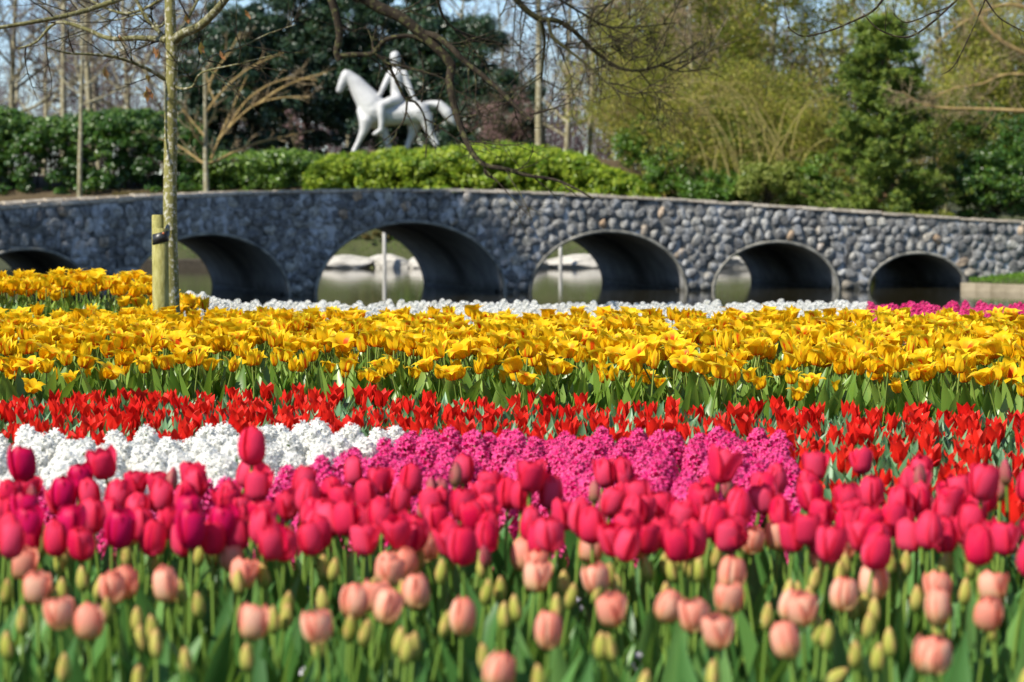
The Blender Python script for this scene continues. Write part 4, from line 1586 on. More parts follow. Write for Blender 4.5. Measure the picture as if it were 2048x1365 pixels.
tree_from_lines('overhanging_tree', trunkQ, limQ, trng, 5.0, .18, .0028, (M['bark_dark'], M['bark_dark'], M['bark_dark']),
                'thin dark twigs hanging in at the top right corner, sharper than the trees behind', depth=2, origin=(xq, 16.5, gz(xq, 16.5)))

# pale drooping tree at the right edge
THICK = 1.0
DP = 88.0
trunkP = [(np.array([[20.6, 89, gz(20.6, 89) - .2], [20.5, 89, 4], [20.2, 89, 8], [20, 89, 13]]), np.array([.3, .25, .18, .08]))]
limP = [(np.vstack([[20.5, 89, 5.0], l3([(1867, 235), (1800, 200), (1720, 140), (1640, 30), (1600, -60)], 5, 3, DP)[0]]), np.linspace(.10, .04, 18)),
        (np.vstack([[20.5, 89, 1.4], l3([(1900, 492), (1750, 484), (1650, 480), (1500, 475), (1400, 450), (1330, 400)], 4.5, 1.2, DP)[0]]), np.linspace(.09, .02, 22)),
        (np.vstack([[20.4, 89, 6.5], l3([(1900, 40), (1800, 20), (1720, 40), (1600, 100), (1480, 190)], 3, 1, DP)[0]]), np.linspace(.07, .02, 18)),
        (np.vstack([[20.4, 89, 3.5], l3([(1900, 330), (1780, 330), (1680, 370), (1560, 390), (1450, 440)], 3, 1, DP)[0]]), np.linspace(.06, .018, 18))]
trng = np.random.default_rng(36)
tree_from_lines('drooping_tree', trunkP, limP, trng, 4.5, .95, .013, (M['bark_pale'], M['bark_orange'], M['twig_tan']),
                'bare tree with long pale drooping branches reaching in from the right edge', depth=3, droop=.03, origin=(20.6, 89, gz(20.6, 89)))

# ------------------------------------------------------------------ flowers: shapes
def petal(prof, width, spread, az, nu=4, nv=7, inset=1.0, curl=0.0, tip_pt=1.0, rnd=.5, thick=0):
    """prof: (r, z) points foot to tip; width(v) 0..1; half angle spread"""
    g = Geo()
    vs = np.linspace(0, 1, nv)
    R_ = np.interp(vs, np.linspace(0, 1, len(prof)), [p[0] for p in prof]) * inset
    Z_ = np.interp(vs, np.linspace(0, 1, len(prof)), [p[1] for p in prof])
    V, UV = [], []
    rmax = max(R_)
    for j, v in enumerate(vs):
        w = width(v)
        for i in range(nu + 1):
            u = -1 + 2 * i / nu
            a_ = u * w * spread
            # lateral distance is set by the widest radius so tips do not fan out
            rr = R_[j]
            lat = math.sin(a_) * rmax * .98
            rad = rr - (1 - math.cos(a_)) * rmax * .85
            z = Z_[j] + curl * u * u * w * rmax * .3 - (abs(u) ** 2) * .0 
            V.append((rad * math.cos(az) - lat * math.sin(az), rad * math.sin(az) + lat * math.cos(az), z))
            UV.append((.5 + .5 * u * max(w, .15), v))
    g.add(V, grid_faces(nu + 1, nv), UV, rnd)
    return g


def w_round(v): return min(1, (.35 + 2.2 * v)) * (1 - max(0, (v - .48) / .52) ** 2.0) ** .6 if v < 1 else .05
def w_point(v): return min(1, (.38 + 1.9 * v)) * (1 - max(0, (v - .45) / .55) ** 1.7) if v < 1 else .03


def w_sharp(v): return min(1, (.42 + 1.5 * v)) * (1 - max(0, (v - .42) / .58) ** 1.35) if v < 1 else .02


def bend_mat(h, lean, az):
    return Matrix.Translation((math.cos(az) * lean * h * .5, math.sin(az) * lean * h * .5, h)) @ Matrix.Rotation(lean, 4, Vector((-math.sin(az), math.cos(az), 0)))


def xf(g, Mx):
    A = np.array(Mx)
    g.v = [v @ A[:3, :3].T + A[:3, 3] for v in g.v]
    return g


def stem_geo(h, lean, az, r=.0035, sides=6, n=5, mat=0):
    P = []
    for i in range(n):
        t = i / (n - 1)
        P.append([math.cos(az) * lean * h * .5 * t * t, math.sin(az) * lean * h * .5 * t * t, h * t])
    return tubes(Geo(), [(np.array(P), np.linspace(r * 1.15, r, n))], sides, rnd=.5, mat=mat)


def leaf_geo(L, W, az, out_=.25, curve=.5, nv=6, z0=0.0, rnd=.5, twist=0.0, nu=2, mat=0):
    V, UV = [], []
    p = np.array([0, 0, z0]); ang = out_
    for j in range(nv):
        v = j / (nv - 1)
        w = W * (.35 + 1.3 * v if v < .5 else 1.0 * (1 - ((v - .5) / .5) ** 1.8)) * .5
        w = max(w, .0006)
        d = np.array([math.cos(az) * math.sin(ang), math.sin(az) * math.sin(ang), math.cos(ang)])
        nr = np.array([math.cos(az) * math.cos(ang), math.sin(az) * math.cos(ang), -math.sin(ang)])
        s_ = np.array([-math.sin(az), math.cos(az), 0])
        tw_ = twist * v
        s2 = s_ * math.cos(tw_) + nr * math.sin(tw_)
        n2 = -s_ * math.sin(tw_) + nr * math.cos(tw_)
        for i in range(nu + 1):
            u = -1 + 2 * i / nu
            V.append(p + s2 * u * w - n2 * (abs(u)) * w * .45 * (1 - v * .4))
            UV.append((.5 + .5 * u, v))
        p = p + d * L / (nv - 1)
        ang += curve * (1.0 / (nv - 1)) * (.4 + 1.2 * v)
    g = Geo(); g.add(V, grid_faces(nu + 1, nv), UV, rnd, mat)
    return g


class Flower:
    """template: list of (part name, mesh, arrays) built once, planted many times"""
    def __init__(self, parts):
        self.parts = []
        for nm, geo, mats in parts:
            self.parts.append((nm, geo.mesh(nm, mats), geo.merged(), mats))

    def plant(self, name, loc, rz, scale=1, tilt=(0, 0), label=None, cat=None, group=None):
        r = bpy.data.objects.new(name, None)
        r.empty_display_size = .05
        COL.objects.link(r)
        r.location = loc; r.rotation_euler = (tilt[0], tilt[1], rz); r.scale = (scale,) * 3
        for nm, me, _, _m in self.parts:
            o = bpy.data.objects.new(nm, me); COL.objects.link(o); o.parent = r
            if nm == 'florets': o['kind'] = 'stuff'
        tag(r, label, cat, group)
        return r

    def stuff(self, g, slots, loc, rz, scale, tilt, rnd):
        Mx = Matrix.Translation(loc) @ Matrix.Rotation(rz, 4, 'Z') @ Matrix.Rotation(tilt[0], 4, 'X') @ Matrix.Rotation(tilt[1], 4, 'Y') @ Matrix.Scale(scale, 4)
        for nm, me, arr, mt in self.parts:
            v, f, uv, r_, m_ = arr
            g.put((v, f, uv, r_, m_ + slots[mt.name]), Mx, rnd)


def tulip(H, bloomR, bloomH, kind, mats, lean=0., az=0., nleaf=3, leafL=.26, leafW=.045, seed=0, lod=0, stem_r=.0038, openness=0.0, joined=False):
    r = random.Random(seed)
    pm, sm, lm = mats
    nu, nv = (4, 7) if lod == 0 else (2, 5)
    B = bend_mat(H, lean, az)
    parts = []
    pets = []
    for k in range(6):
        inner = k % 2
        a_ = k * math.pi / 3 + r.uniform(-.08, .08)
        if kind == 'cup':           # closed egg shaped
            jr = r.uniform(-.09, .13) + openness
            prof = [(.12, 0), (.60, .06), (.90, .22), (1.0, .42), (.96 + jr * .6, .62), (.80 + jr * 1.4, .82), (.56 + jr * 2, .94), (.26 + jr * 2.6, 1.0 + r.uniform(-.04, .06))]
            ks_ = r.uniform(.93, 1.06); prof = [(a * bloomR * ks_, b * bloomH * r.choice((1, .97, 1.04))) for a, b in prof]
            prof[-1] = (prof[-1][0], max(p[1] for p in prof) + .002)
            pg = petal(prof, w_round, .90, a_ + r.uniform(-.08, .08), nu, nv, .87 if inner else 1.0, rnd=r.random() * .6)
        elif kind == 'bud':
            prof = [(.10, 0), (.62, .10), (1.0, .32), (.92, .55), (.60, .80), (.16, 1.0)]
            prof = [(a * bloomR, b * bloomH) for a, b in prof]
            pg = petal(prof, w_point, 1.1, a_, nu, nv, .9 if inner else 1.0, rnd=r.random() * .3)
        elif kind == 'goblet':      # red, pointed, half open
            jr = r.uniform(-.1, .25) + openness
            prof = [(.14, 0), (.55, .10), (.78, .34), (.86 + jr * .4, .60), (.98 + jr, .84), (1.12 + jr * 1.7, 1.0 + r.uniform(-.05, .05))]
            prof = [(a * bloomR, b * bloomH) for a, b in prof]
            pg = petal(prof, w_sharp, .66, a_ + r.uniform(-.12, .12), nu, nv, .9 if inner else 1.0, rnd=r.random() * .3)
        else:                       # wide open star shaped yellow
            jr = r.uniform(-.15, .50) + openness
            prof = [(.12, 0), (.52, .12), (.74, .36), (.84 + jr * .3, .62), (1.05 + jr * 1.1, .86 - max(0, jr) * .10), (1.38 + jr * 2.0, 1.04 - max(0, jr) * .50 + r.uniform(-.06, .06))]
            prof = [(a * bloomR, b * bloomH) for a, b in prof]
            pg = petal(prof, w_sharp, .60, a_ + r.uniform(-.2, .2), nu, nv, .92 if inner else 1.0, rnd=r.random() * .45)
        pets.append(xf(pg, B))
    if joined:
        g = Geo()
        for p in pets: g.put(p.merged())
        parts.append(('bloom', g, pm))
    else:
        for p in pets: parts.append(('petal', p, pm))
    parts.append(('stem', stem_geo(H + .004, lean, az, stem_r, 6 if lod == 0 else 3, 5 if lod == 0 else 3), sm))
    for k in range(nleaf):
        a_ = r.uniform(0, 6.28) if nleaf > 2 else k * math.pi + r.uniform(-.6, .6)
        parts.append(('leaf', leaf_geo(leafL * r.uniform(.75, 1.15), leafW * r.uniform(.8, 1.2), a_, r.uniform(.05, .3), r.uniform(.15, .75), 6 if lod == 0 else 4,
                                       z0=.0, rnd=r.random(), twist=r.uniform(-.6, .6)), lm))
    return Flower(parts)


Y_VAR = [tulip(.385, .030, .082, 'star', (M['p_yellow'], M['stem_dark'], M['leaf_green']), lean=l, az=a, nleaf=2, leafL=.31, leafW=.06, seed=s_, openness=o)
         for s_, (l, a, o) in enumerate([(.06, 0, 0), (.2, 1, .2), (.28, 2.5, .35), (.1, 4, -.2), (.35, 5.2, .5), (.18, 3.2, .1), (.5, 4.7, .45), (.05, 1, -.25)])]
Y_LOD = [tulip(.385, .030, .080, 'star', (M['p_yellow'], M['stem_dark'], M['leaf_green']), lean=l, az=a, nleaf=2, leafL=.31, leafW=.06, seed=40 + s_, openness=o, lod=1)
         for s_, (l, a, o) in enumerate([(.06, 0, 0), (.2, 1, .2), (.28, 2.5, .35), (.1, 4, -.2), (.35, 5.2, .5), (.18, 3.2, .1)])]
R_VAR = [tulip(.165, .0225, .068, 'goblet', (M['p_red'], M['stem'], M['leaf_bluish']), lean=l, az=a, nleaf=3, leafL=.17, leafW=.042, seed=80 + s_, openness=o, joined=True)
         for s_, (l, a, o) in enumerate([(.06, 0, 0), (.2, 1, .1), (.15, 2.5, .25), (.1, 4, -.1), (.3, 5.2, .3), (.18, 3.2, .0)])]
K_VAR = [tulip(.44, rr_, hh_, 'cup', (M['p_pink'], M['stem'], M['leaf_front']), lean=l, az=a, nleaf=3, leafL=.28, leafW=.045, seed=120 + s_, openness=o)
         for s_, (l, a, o, rr_, hh_) in enumerate([(.06, 0, 0, .028, .074), (.2, 1, .05, .029, .070), (.12, 2.5, .16, .027, .068), (.1, 4, -.05, .026, .076), (.26, 5.2, .22, .027, .066), (.1, 3.2, .03, .029, .072),
                                                   (.32, 2, .0, .027, .070), (.05, 5, .30, .026, .064), (.15, 1.4, -.08, .025, .072), (.22, 3.7, .1, .028, .068)])]
DK_VAR = [tulip(.44, .031, .076, 'cup', (M['p_deep'], M['stem'], M['leaf_front']), lean=.08, az=1, nleaf=3, leafL=.28, leafW=.045, seed=220, openness=.06)]
P_VAR = [tulip(.42, rr_, hh_, 'cup', (M['p_peach'], M['stem'], M['leaf_front']), lean=l, az=a, nleaf=3, leafL=.30, leafW=.045, seed=140 + s_, openness=o)
         for s_, (l, a, o, rr_, hh_) in enumerate([(.06, 0, 0, .029, .067), (.2, 1, .05, .029, .063), (.12, 2.5, .12, .028, .064), (.1, 4, -.06, .026, .070), (.24, 5.2, .2, .027, .062), (.3, 3, .0, .028, .066), (.08, 2, .26, .028, .060)])]
B_VAR = [tulip(.38, .0125, .052, 'bud', (M['p_bud'], M['stem'], M['leaf_front']), lean=l, az=a, nleaf=2, leafL=.28, leafW=.04, seed=160 + s_, joined=True)
         for s_, (l, a) in enumerate([(.06, 0), (.2, 1), (.12, 2.5), (.1, 4)])]
BT_VAR = [tulip(.36, .0125, .050, 'bud', (M['p_bud'], M['stem'], M['leaf_front']), lean=.95, az=.3, nleaf=2, leafL=.28, leafW=.04, seed=168, joined=True)]
PB_VAR = [tulip(.42, .0135, .052, 'bud', (M['p_pbud'], M['stem'], M['leaf_front']), lean=l, az=a, nleaf=2, leafL=.28, leafW=.04, seed=170 + s_, joined=True)
          for s_, (l, a) in enumerate([(.06, 0), (.15, 1)])]


def hyacinth(H, spikeH, rad, pm, nflo, seed, lod=0, fsize=.017, leafL=.2):
    r = random.Random(seed)
    g = Geo()
    ga = 2.39996
    for k in range(nflo):
        t = (k + .5) / nflo
        z = H - spikeH + spikeH * t
        a_ = k * ga
        rr = rad * (math.sin(min(1, (1 - t) * 1.9 + .18) * math.pi / 2)) * (.82 + .18 * math.sin(math.pi * min(1, t * 1.8 + .2))) * r.uniform(.66, 1.2)
        el = -.15 + 1.25 * t ** 3 + r.uniform(-.3, .3)
        d = Vector((math.cos(a_) * math.cos(el), math.sin(a_) * math.cos(el), math.sin(el)))
        c = Vector((math.cos(a_) * rr, math.sin(a_) * rr, z))
        q = d.to_track_quat('Z', 'Y').to_matrix()
        fs = fsize * r.uniform(.8, 1.15) * (1 - .35 * max(0, t - .8) / .2)
        V, Fc, UV = [], [], []
        # six recurved petals round a short tube
        base = c - d * fs * .9
        for p in range(6):
            pa = p * math.pi / 3 + r.uniform(-.15, .15)
            e = Vector((math.cos(pa), math.sin(pa), 0)); s_ = Vector((-math.sin(pa), math.cos(pa), 0))
            i0 = len(V)
            if lod == 0:
                pts = [(0, -.9, 0), (.22, -.1, .20), (.22, -.1, -.20), (.70, .18, .17), (.70, .18, -.17), (1.0, -.05, .0)]
                for (x_, z_, w_), uvq in zip(pts, [(.5, 0), (.8, .4), (.2, .4), (.85, .75), (.15, .75), (.5, 1)]):
                    V.append(c + q @ (e * x_ * fs + s_ * w_ * fs + Vector((0, 0, z_ * fs)))); UV.append(uvq)
                Fc += [(i0, i0 + 1, i0 + 2, -1), (i0 + 1, i0 + 3, i0 + 4, i0 + 2), (i0 + 3, i0 + 5, i0 + 4, -1)]
            else:
                pts = [(0, -.8, 0), (.55, .1, .26), (1.0, 0, 0), (.55, .1, -.26)]
                for (x_, z_, w_), uvq in zip(pts, [(.5, 0), (.9, .6), (.5, 1), (.1, .6)]):
                    V.append(c + q @ (e * x_ * fs + s_ * w_ * fs + Vector((0, 0, z_ * fs)))); UV.append(uvq)
                Fc += [(i0, i0 + 1, i0 + 2, i0 + 3)]
        rn = r.random() * .8
        g.v.append(np.array([tuple(v) for v in V])); g.f.append(np.where(np.array(Fc) >= 0, np.array(Fc) + g.n, -1)); g.uv.append(np.array(UV))
        g.r.append(np.full(len(V), rn)); g.m.append(np.zeros(len(Fc), int)); g.n += len(V)
    parts = [('florets', g, pm), ('stem', stem_geo(H - .01, 0.02, 0, .006, 5 if lod == 0 else 3, 3), M['stem'])]
    for k in range(3 if lod == 0 else 2):
        parts.append(('leaf', leaf_geo(leafL * r.uniform(.8, 1.15), .024, k * 2.1 + r.uniform(-.4, .4), r.uniform(.08, .35), r.uniform(.1, .5), 5, rnd=r.random(), z0=0), M['leaf_front']))
    return Flower(parts)


HP_VAR = [hyacinth(.275, .19, .043, M['h_pink'], 84, 200 + i, fsize=.021) for i in range(4)]
HW_VAR = [hyacinth(.265, .18, .045, M['h_white'], 60, 210 + i, fsize=.028) for i in range(4)]
HPF = [hyacinth(.26, .16, .040, M['h_pink'], 48, 230 + i, lod=1, fsize=.022) for i in range(3)]
HWF = [hyacinth(.26, .16, .042, M['h_white'], 44, 240 + i, lod=1, fsize=.026) for i in range(3)]

pr = random.Random(99)
# ------------------------------------------------------------------ peach and pink tulips, buds: measured spots
def from_zoom(lst, ox, oy, sc):
    return [(ox + a[0] / sc, oy + a[1] / sc) + ((a[2] / sc,) if len(a) > 2 else ()) for a in lst]


peach = [(36, 1127, 66), (72, 1177, 50), (101, 1092, 42), (292, 1067, 56), (132, 1224, 63), (265, 1158, 64), (236, 1164, 46), (360, 1170, 70), (439, 1154, 60),
         (501, 1112, 52), (492, 1251, 73), (628, 1081, 52), (658, 1081, 50), (690, 1208, 40), (188, 1247, 42), (708, 1218, 54), (733, 1197, 44), (743, 1144, 62),
         (781, 1146, 44), (863, 1117, 60), (890, 1090, 50), (843, 1191, 54), (899, 1175, 56), (921, 1239, 52), (1048, 1115, 66), (1050, 1160, 60), (1108, 1123, 54),
         (1168, 1100, 56), (1217, 1160, 56), (1095, 1263, 64), (1246, 1218, 68), (1279, 1210, 60), (1362, 1232, 42), (932, 1346, 46), (1491, 1079, 58), (1550, 1072, 62),
         (1580, 1112, 46), (1659, 1093, 50), (1931, 1073, 63), (1444, 1155, 70), (1437, 1200, 60), (1447, 1264, 68), (1541, 1211, 48), (1621, 1218, 68), (1784, 1170, 73),
         (1878, 1184, 64), (1895, 1223, 54), (1953, 1214, 48), (2013, 1177, 68), (1867, 1307, 50), (1290, 1092, 40)]
buds = from_zoom([(140, 640), (185, 670), (385, 760), (440, 720), (445, 850), (185, 940), (335, 900), (640, 745), (710, 780), (880, 730), (960, 740), (1010, 680), (1165, 850),
                  (1335, 745), (1370, 830), (1270, 960), (1340, 1040), (650, 1030), (510, 990), (820, 1100), (700, 1130), (75, 1170), (260, 1290), (1205, 1200), (1545, 1190),
                  (1580, 800), (1005, 960), (1600, 960), (1660, 1090)], 0, 800, 2.416)
buds += from_zoom([(245, 760), (510, 730), (630, 790), (735, 895), (255, 920), (290, 1060), (175, 1010), (150, 1150), (740, 1230), (900, 990), (965, 930), (1000, 1000), (590, 915),
                   (1050, 880), (1110, 900), (1280, 740), (1330, 810), (1545, 790), (1540, 930), (1600, 780), (1670, 810), (1225, 1165), (1435, 1180), (1405, 690)], 700, 800, 2.416)
buds += from_zoom([(10, 640), (120, 680), (165, 600), (665, 850), (725, 740), (920, 860), (1055, 870), (1190, 920), (1245, 640), (1360, 660), (1410, 840), (1485, 650),
                   (1660, 640), (1690, 820), (1835, 670), (790, 1060), (1130, 1000), (1310, 1120), (1170, 1190), (1015, 660), (490, 960), (1085, 1140), (40, 960)], 1348, 900, 2.926)
pink = from_zoom([(97, 330, 150), (45, 460, 95), (175, 550, 150), (365, 410, 130), (500, 460, 150), (580, 480, 100), (595, 310, 140), (720, 480, 150), (850, 480, 115), (485, 635, 155),
                  (300, 600, 95), (60, 620, 100), (385, 570, 95), (880, 370, 110), (985, 405, 100), (1075, 370, 110), (1200, 245, 145), (1220, 360, 120), (1170, 440, 105), (1245, 475, 80),
                  (1130, 600, 135), (935, 560, 85), (1000, 610, 105), (1065, 490, 110), (890, 650, 85), (1240, 620, 85), (1400, 400, 130), (1460, 480, 120), (1610, 470, 105),
                  (1435, 665, 105), (1660, 600, 90), (1665, 500, 95), (250, 470, 100), (20, 690, 90)], 0, 800, 2.416)
pink += from_zoom([(35, 360, 100), (140, 395, 110), (245, 400, 110), (35, 600, 130), (230, 570, 150), (370, 610, 145), (500, 510, 125), (600, 470, 95), (570, 720, 105), (725, 560, 140),
                   (840, 605, 115), (830, 365, 150), (965, 460, 120), (1055, 440, 85), (975, 655, 110), (1070, 580, 105), (1185, 615, 130), (1245, 605, 90), (1160, 350, 120), (1265, 365, 110),
                   (1390, 370, 95), (1480, 460, 150), (1615, 470, 110), (1490, 585, 145), (1640, 600, 105), (1640, 690, 105), (560, 585, 75), (660, 420, 100), (540, 340, 90)], 700, 800, 2.416)
pink += from_zoom([(110, 100, 185), (820, 100, 170), (1120, 85, 122), (1390, 110, 130), (500, 180, 150), (400, 225, 100), (65, 270, 95), (205, 280, 130), (605, 250, 140), (760, 290, 150),
                   (920, 280, 115), (1060, 280, 175), (1180, 260, 105), (1290, 320, 140), (470, 350, 120), (375, 370, 90), (110, 450, 150), (110, 540, 140), (800, 560, 140), (950, 430, 115),
                   (1100, 610, 130), (1180, 570, 95), (1420, 440, 115), (1500, 500, 130), (1700, 190, 190), (1670, 310, 135), (1840, 420, 175), (2010, 400, 140), (1990, 620, 85),
                   (1480, 200, 105), (1430, 310, 95), (1940, 280, 90), (1810, 590, 95), (780, 470, 100), (1790, 250, 110)], 1348, 900, 2.926)
for _ in range(34):
    buds.append((pr.uniform(-10, 2058), pr.uniform(1120, 1370)))
for _ in range(26):
    q_ = (pr.uniform(0, 2048), pr.uniform(1100, 1330))
    if all((q_[0] - a[0]) ** 2 + (q_[1] - a[1]) ** 2 > 62 ** 2 for a in peach): peach.append((*q_, pr.uniform(36, 50)))
pinkbud = from_zoom([(1560, 450), (640, 600), (795, 590), (170, 450), (725, 370), (1085, 680)], 0, 800, 2.416) + \
    from_zoom([(440, 420), (720, 725), (1355, 490), (340, 510), (385, 420), (475, 345), (325, 420), (130, 540), (920, 560), (1260, 480), (1150, 430), (1330, 600)], 700, 800, 2.416) + \
    from_zoom([(2010, 100), (305, 180), (1555, 290), (290, 290), (720, 370), (1910, 210), (1080, 430), (1500, 130)], 1348, 900, 2.926)


ORD = ['first', 'second', 'third', 'fourth', 'fifth', 'sixth', 'seventh', 'eighth', 'ninth', 'tenth', 'eleventh', 'twelfth', 'thirteenth', 'fourteenth', 'fifteenth',
       'sixteenth', 'seventeenth', 'eighteenth', 'nineteenth', 'twentieth', 'twenty first', 'twenty second', 'twenty third', 'twenty fourth', 'twenty fifth', 'twenty sixth',
       'twenty seventh', 'twenty eighth', 'twenty ninth', 'thirtieth', 'thirty first', 'thirty second', 'thirty third', 'thirty fourth', 'thirty fifth', 'thirty sixth']


def rows_label(items_, what, tiers):
    """items_: (object, px, py); a label by height in the picture, then order from the left"""
    it = sorted(items_, key=lambda q: q[2])
    n = len(it); k = len(tiers)
    for t in range(k):
        row = sorted(it[t * n // k:(t + 1) * n // k], key=lambda q: q[1])
        for j, (o_, a, b_) in enumerate(row):
            if j <= len(row) // 2:
                o_['label'] = '%s, %s from the left %s' % (what, ORD[j], tiers[t])
            else:
                o_['label'] = '%s, %s from the right %s' % (what, ORD[len(row) - 1 - j], tiers[t])


def place(px, py, w, wreal, H, variants, name, label, cat, group, zr, rz=None):
    """bloom centre at px,py with apparent width w -> a plant on the ground"""
    w *= .90 if w < 56 else .82
    d_w = F * wreal / w
    zc = CZ - (py - 410) * d_w / F
    zc = min(max(zc, zr[0]), zr[1])
    d = depth_at(py, zc)
    sc_b = (w * d / F) / wreal
    x = (px - 1024) / F * d
    v = pr.choice(variants)
    zg_ = gz(x, d)
    # uniform scale keeps the bloom's size; the base then sits wherever the stem needs, sunk if long
    sc_ = min(max(sc_b, .75), 1.3)
    hb = (H + .032) * sc_
    base = zc - hb
    if base > zg_:                              # plant would float: scale up to reach the soil
        sc_ *= (zc - zg_) / hb
        base = zg_
    return v.plant(name, (x, d, base), pr.uniform(0, 6.28) if rz is None else rz, sc_, (pr.uniform(-.05, .05), pr.uniform(-.05, .05)), label, cat, group)


LP = []
for i, (px, py, w) in enumerate(peach):
    q_ = place(px, py, w, .056, .42, P_VAR, 'peach_tulip', 'peach coloured closed tulip among green buds in the front bed', 'tulip', 'peach tulips in the front bed', (.40, .53))
    LP.append((q_, px, py))
rows_label(LP, 'peach tulip', ('in the upper row of peach tulips', 'in the middle row of peach tulips', 'in the lowest row of peach tulips'))
LP = []
for i, (px, py) in enumerate(buds):
    tl_ = i == 9999
    q_ = place(px, py, 27 + (py - 1100) * .03, .0245, .38, B_VAR, 'tulip_bud', 'slim yellow green tulip bud on its stem in the front bed', 'tulip bud', 'green tulip buds in the front bed', (.37, .50))
    LP.append((q_, px, py))
rows_label(LP, 'yellow green tulip bud', ('among the uppermost green buds', 'among the green buds of the middle height', 'among the lowest green buds'))
LP = []
place(1433, 1335, 34, .0245, .36, BT_VAR, 'tulip_bud', 'yellow tulip bud leaning over to the right at the bottom edge', 'tulip bud', None, (.3, .48), rz=0)
big = {(0): 'deep magenta tulip standing tallest at the left edge against the white hyacinths'}
for i, (px, py, w) in enumerate(pink):
    if i == 0:
        place(px, py, w, .058, .44, DK_VAR, 'pink_tulip', big[0], 'tulip', None, (.5, .60)); continue
    if i == 6:
        place(px, py, w, .056, .44, K_VAR[4:5], 'pink_tulip', 'crimson pink tulip standing above its neighbours in front of the white hyacinths', 'tulip', None, (.5, .60)); continue
    deep = px < 420 and pr.random() < .5
    q_ = place(px, py, w, .056, .44, DK_VAR if deep else K_VAR, 'pink_tulip', 'closed magenta tulip in the left part of the pink row' if deep else 'closed crimson pink tulip in the row behind the peach tulips', 'tulip',
          'crimson pink tulips', (.46, .575))
    LP.append((q_, px, py))
rows_label(LP, 'crimson pink tulip', ('in their topmost tier', 'in their second tier', 'in their third tier', 'in their lowest tier'))
LP = []
_n = 0
while _n < 80:
    px = pr.uniform(-20, 2068); py = pr.uniform(992 if 500 < px < 1600 else 965, 1085)
    if any((px - a[0]) ** 2 + (py - a[1]) ** 2 < 34 ** 2 for a in pink): continue
    w = pr.uniform(38, 52)
    pink.append((px, py, w)); _n += 1
    place(px, py, w, .056, .44, K_VAR, 'pink_tulip', 'smaller crimson pink tulip filling a gap between the larger pink ones', 'tulip', 'small crimson pink tulips in the gaps', (.44, .59))
for i, (px, py) in enumerate(pinkbud):
    q_ = place(px, py, 26, .026, .42, PB_VAR, 'tulip_bud', 'dull pink unopened tulip bud among the crimson tulips', 'tulip bud', 'pink tulip buds among the crimson tulips', (.42, .56))
    LP.append((q_, px, py))
rows_label(LP, 'dull pink tulip bud', ('among the higher pink buds', 'among the lower pink buds'))

def bed_leaves(name, n, xr_, yr_, L, W, mat, label, inside=None, seed=0, lo=.6, hi=1.2, out=(.03, .35), zadd=0):
    r = random.Random(seed)
    tm = [leaf_geo(1, W / L, 0, r.uniform(*out), r.uniform(.1, .8), 6, rnd=.5, twist=r.uniform(-.7, .7)).merged() for _ in range(12)]
    g = Geo()
    k = 0
    for _ in range(n * 4):
        if k >= n: break
        x = r.uniform(*xr_); y = r.uniform(*yr_)
        if inside and not inside(x, y): continue
        k += 1
        g.put(r.choice(tm), Matrix.Translation((x, y, gz(x, y) - .01 + zadd)) @ Matrix.Rotation(r.uniform(0, 6.28), 4, 'Z') @ Matrix.Scale(L * r.uniform(lo, hi), 4), r.random())
    o = link(name, g.mesh(name, mat))
    tag(o, label, 'leaves', kind='stuff')
    return o


def halfw(y, m=1.18):
    return 1024 / F * y * m


inF = lambda x, y: abs(x) < halfw(y, 1.05) + .9
bed_leaves('tulip_foliage', 3000, (-2.3, 2.3), (2.9, 5.9), .34, .052, M['leaf_front'], 'upright green tulip leaves filling the front bed', inF, 1, out=(.02, .22))

# little pale flowers low among the front leaves
m_lil = leaf_mat('pale lilac petals', [(0, (.55, .50, .66)), (1, (.75, .72, .80))], .3)
for i, (px, py) in enumerate([(440, 1330), (488, 1350), (612, 1352), (604, 1160), (612, 1215), (1165, 1213), (1280, 1350), (1405, 1350), (1272, 1322), (120, 1318), (1170, 1290), (985, 1285), (606, 1190)]):
    d = depth_at(py, .22)
    x = (px - 1024) / F * d
    g = Geo()
    for k in range(14):
        a_ = pr.uniform(0, 6.28); zz = pr.uniform(-.018, .018)
        c_ = np.array([[math.cos(a_) * .012, math.sin(a_) * .012, zz]])
        leaf_cloud(g, c_, .013, .7, c_ * 60, 0, mat=0)
    root = empty('small_bedding_flower', (x, d, gz(x, d)))
    hh = .22 - gz(x, d)
    o = link('petals', g.mesh('petals', m_lil), root); o.location = (0, 0, hh); o['kind'] = 'stuff'
    link('stem', tubes(Geo(), [(np.array([[0, 0, 0], [0.003, 0, hh * .5], [0, 0, hh]]), np.array([.002, .0018, .0015]))], 5).mesh('stem', M['stem']), root)
    tag(root, 'tiny pale lilac flower low between the front tulip leaves', 'flower', 'pale lilac flowers under the front tulips')

# ------------------------------------------------------------------ hyacinths near
def ok_dist(pts, x, y, dmin):
    for a, b_ in pts:
        if abs(a - x) < dmin and abs(b_ - y) < dmin and (a - x) ** 2 + (b_ - y) ** 2 < dmin * dmin: return False
    return True


def scatter(n, dens_d, fn, ymin, ymax, seed, m=1.15):
    r = random.Random(seed)
    pts = []
    for _ in range(n):
        y = r.uniform(ymin, ymax); x = r.uniform(-halfw(y, m) - .6, halfw(y, m) + .6)
        if fn(x, y) and ok_dist(pts, x, y, dens_d): pts.append((x, y))
    return pts


def pxof(x, y): return 1024 + F * x / y


H_Y0, H_Y1 = 6.15, 8.0


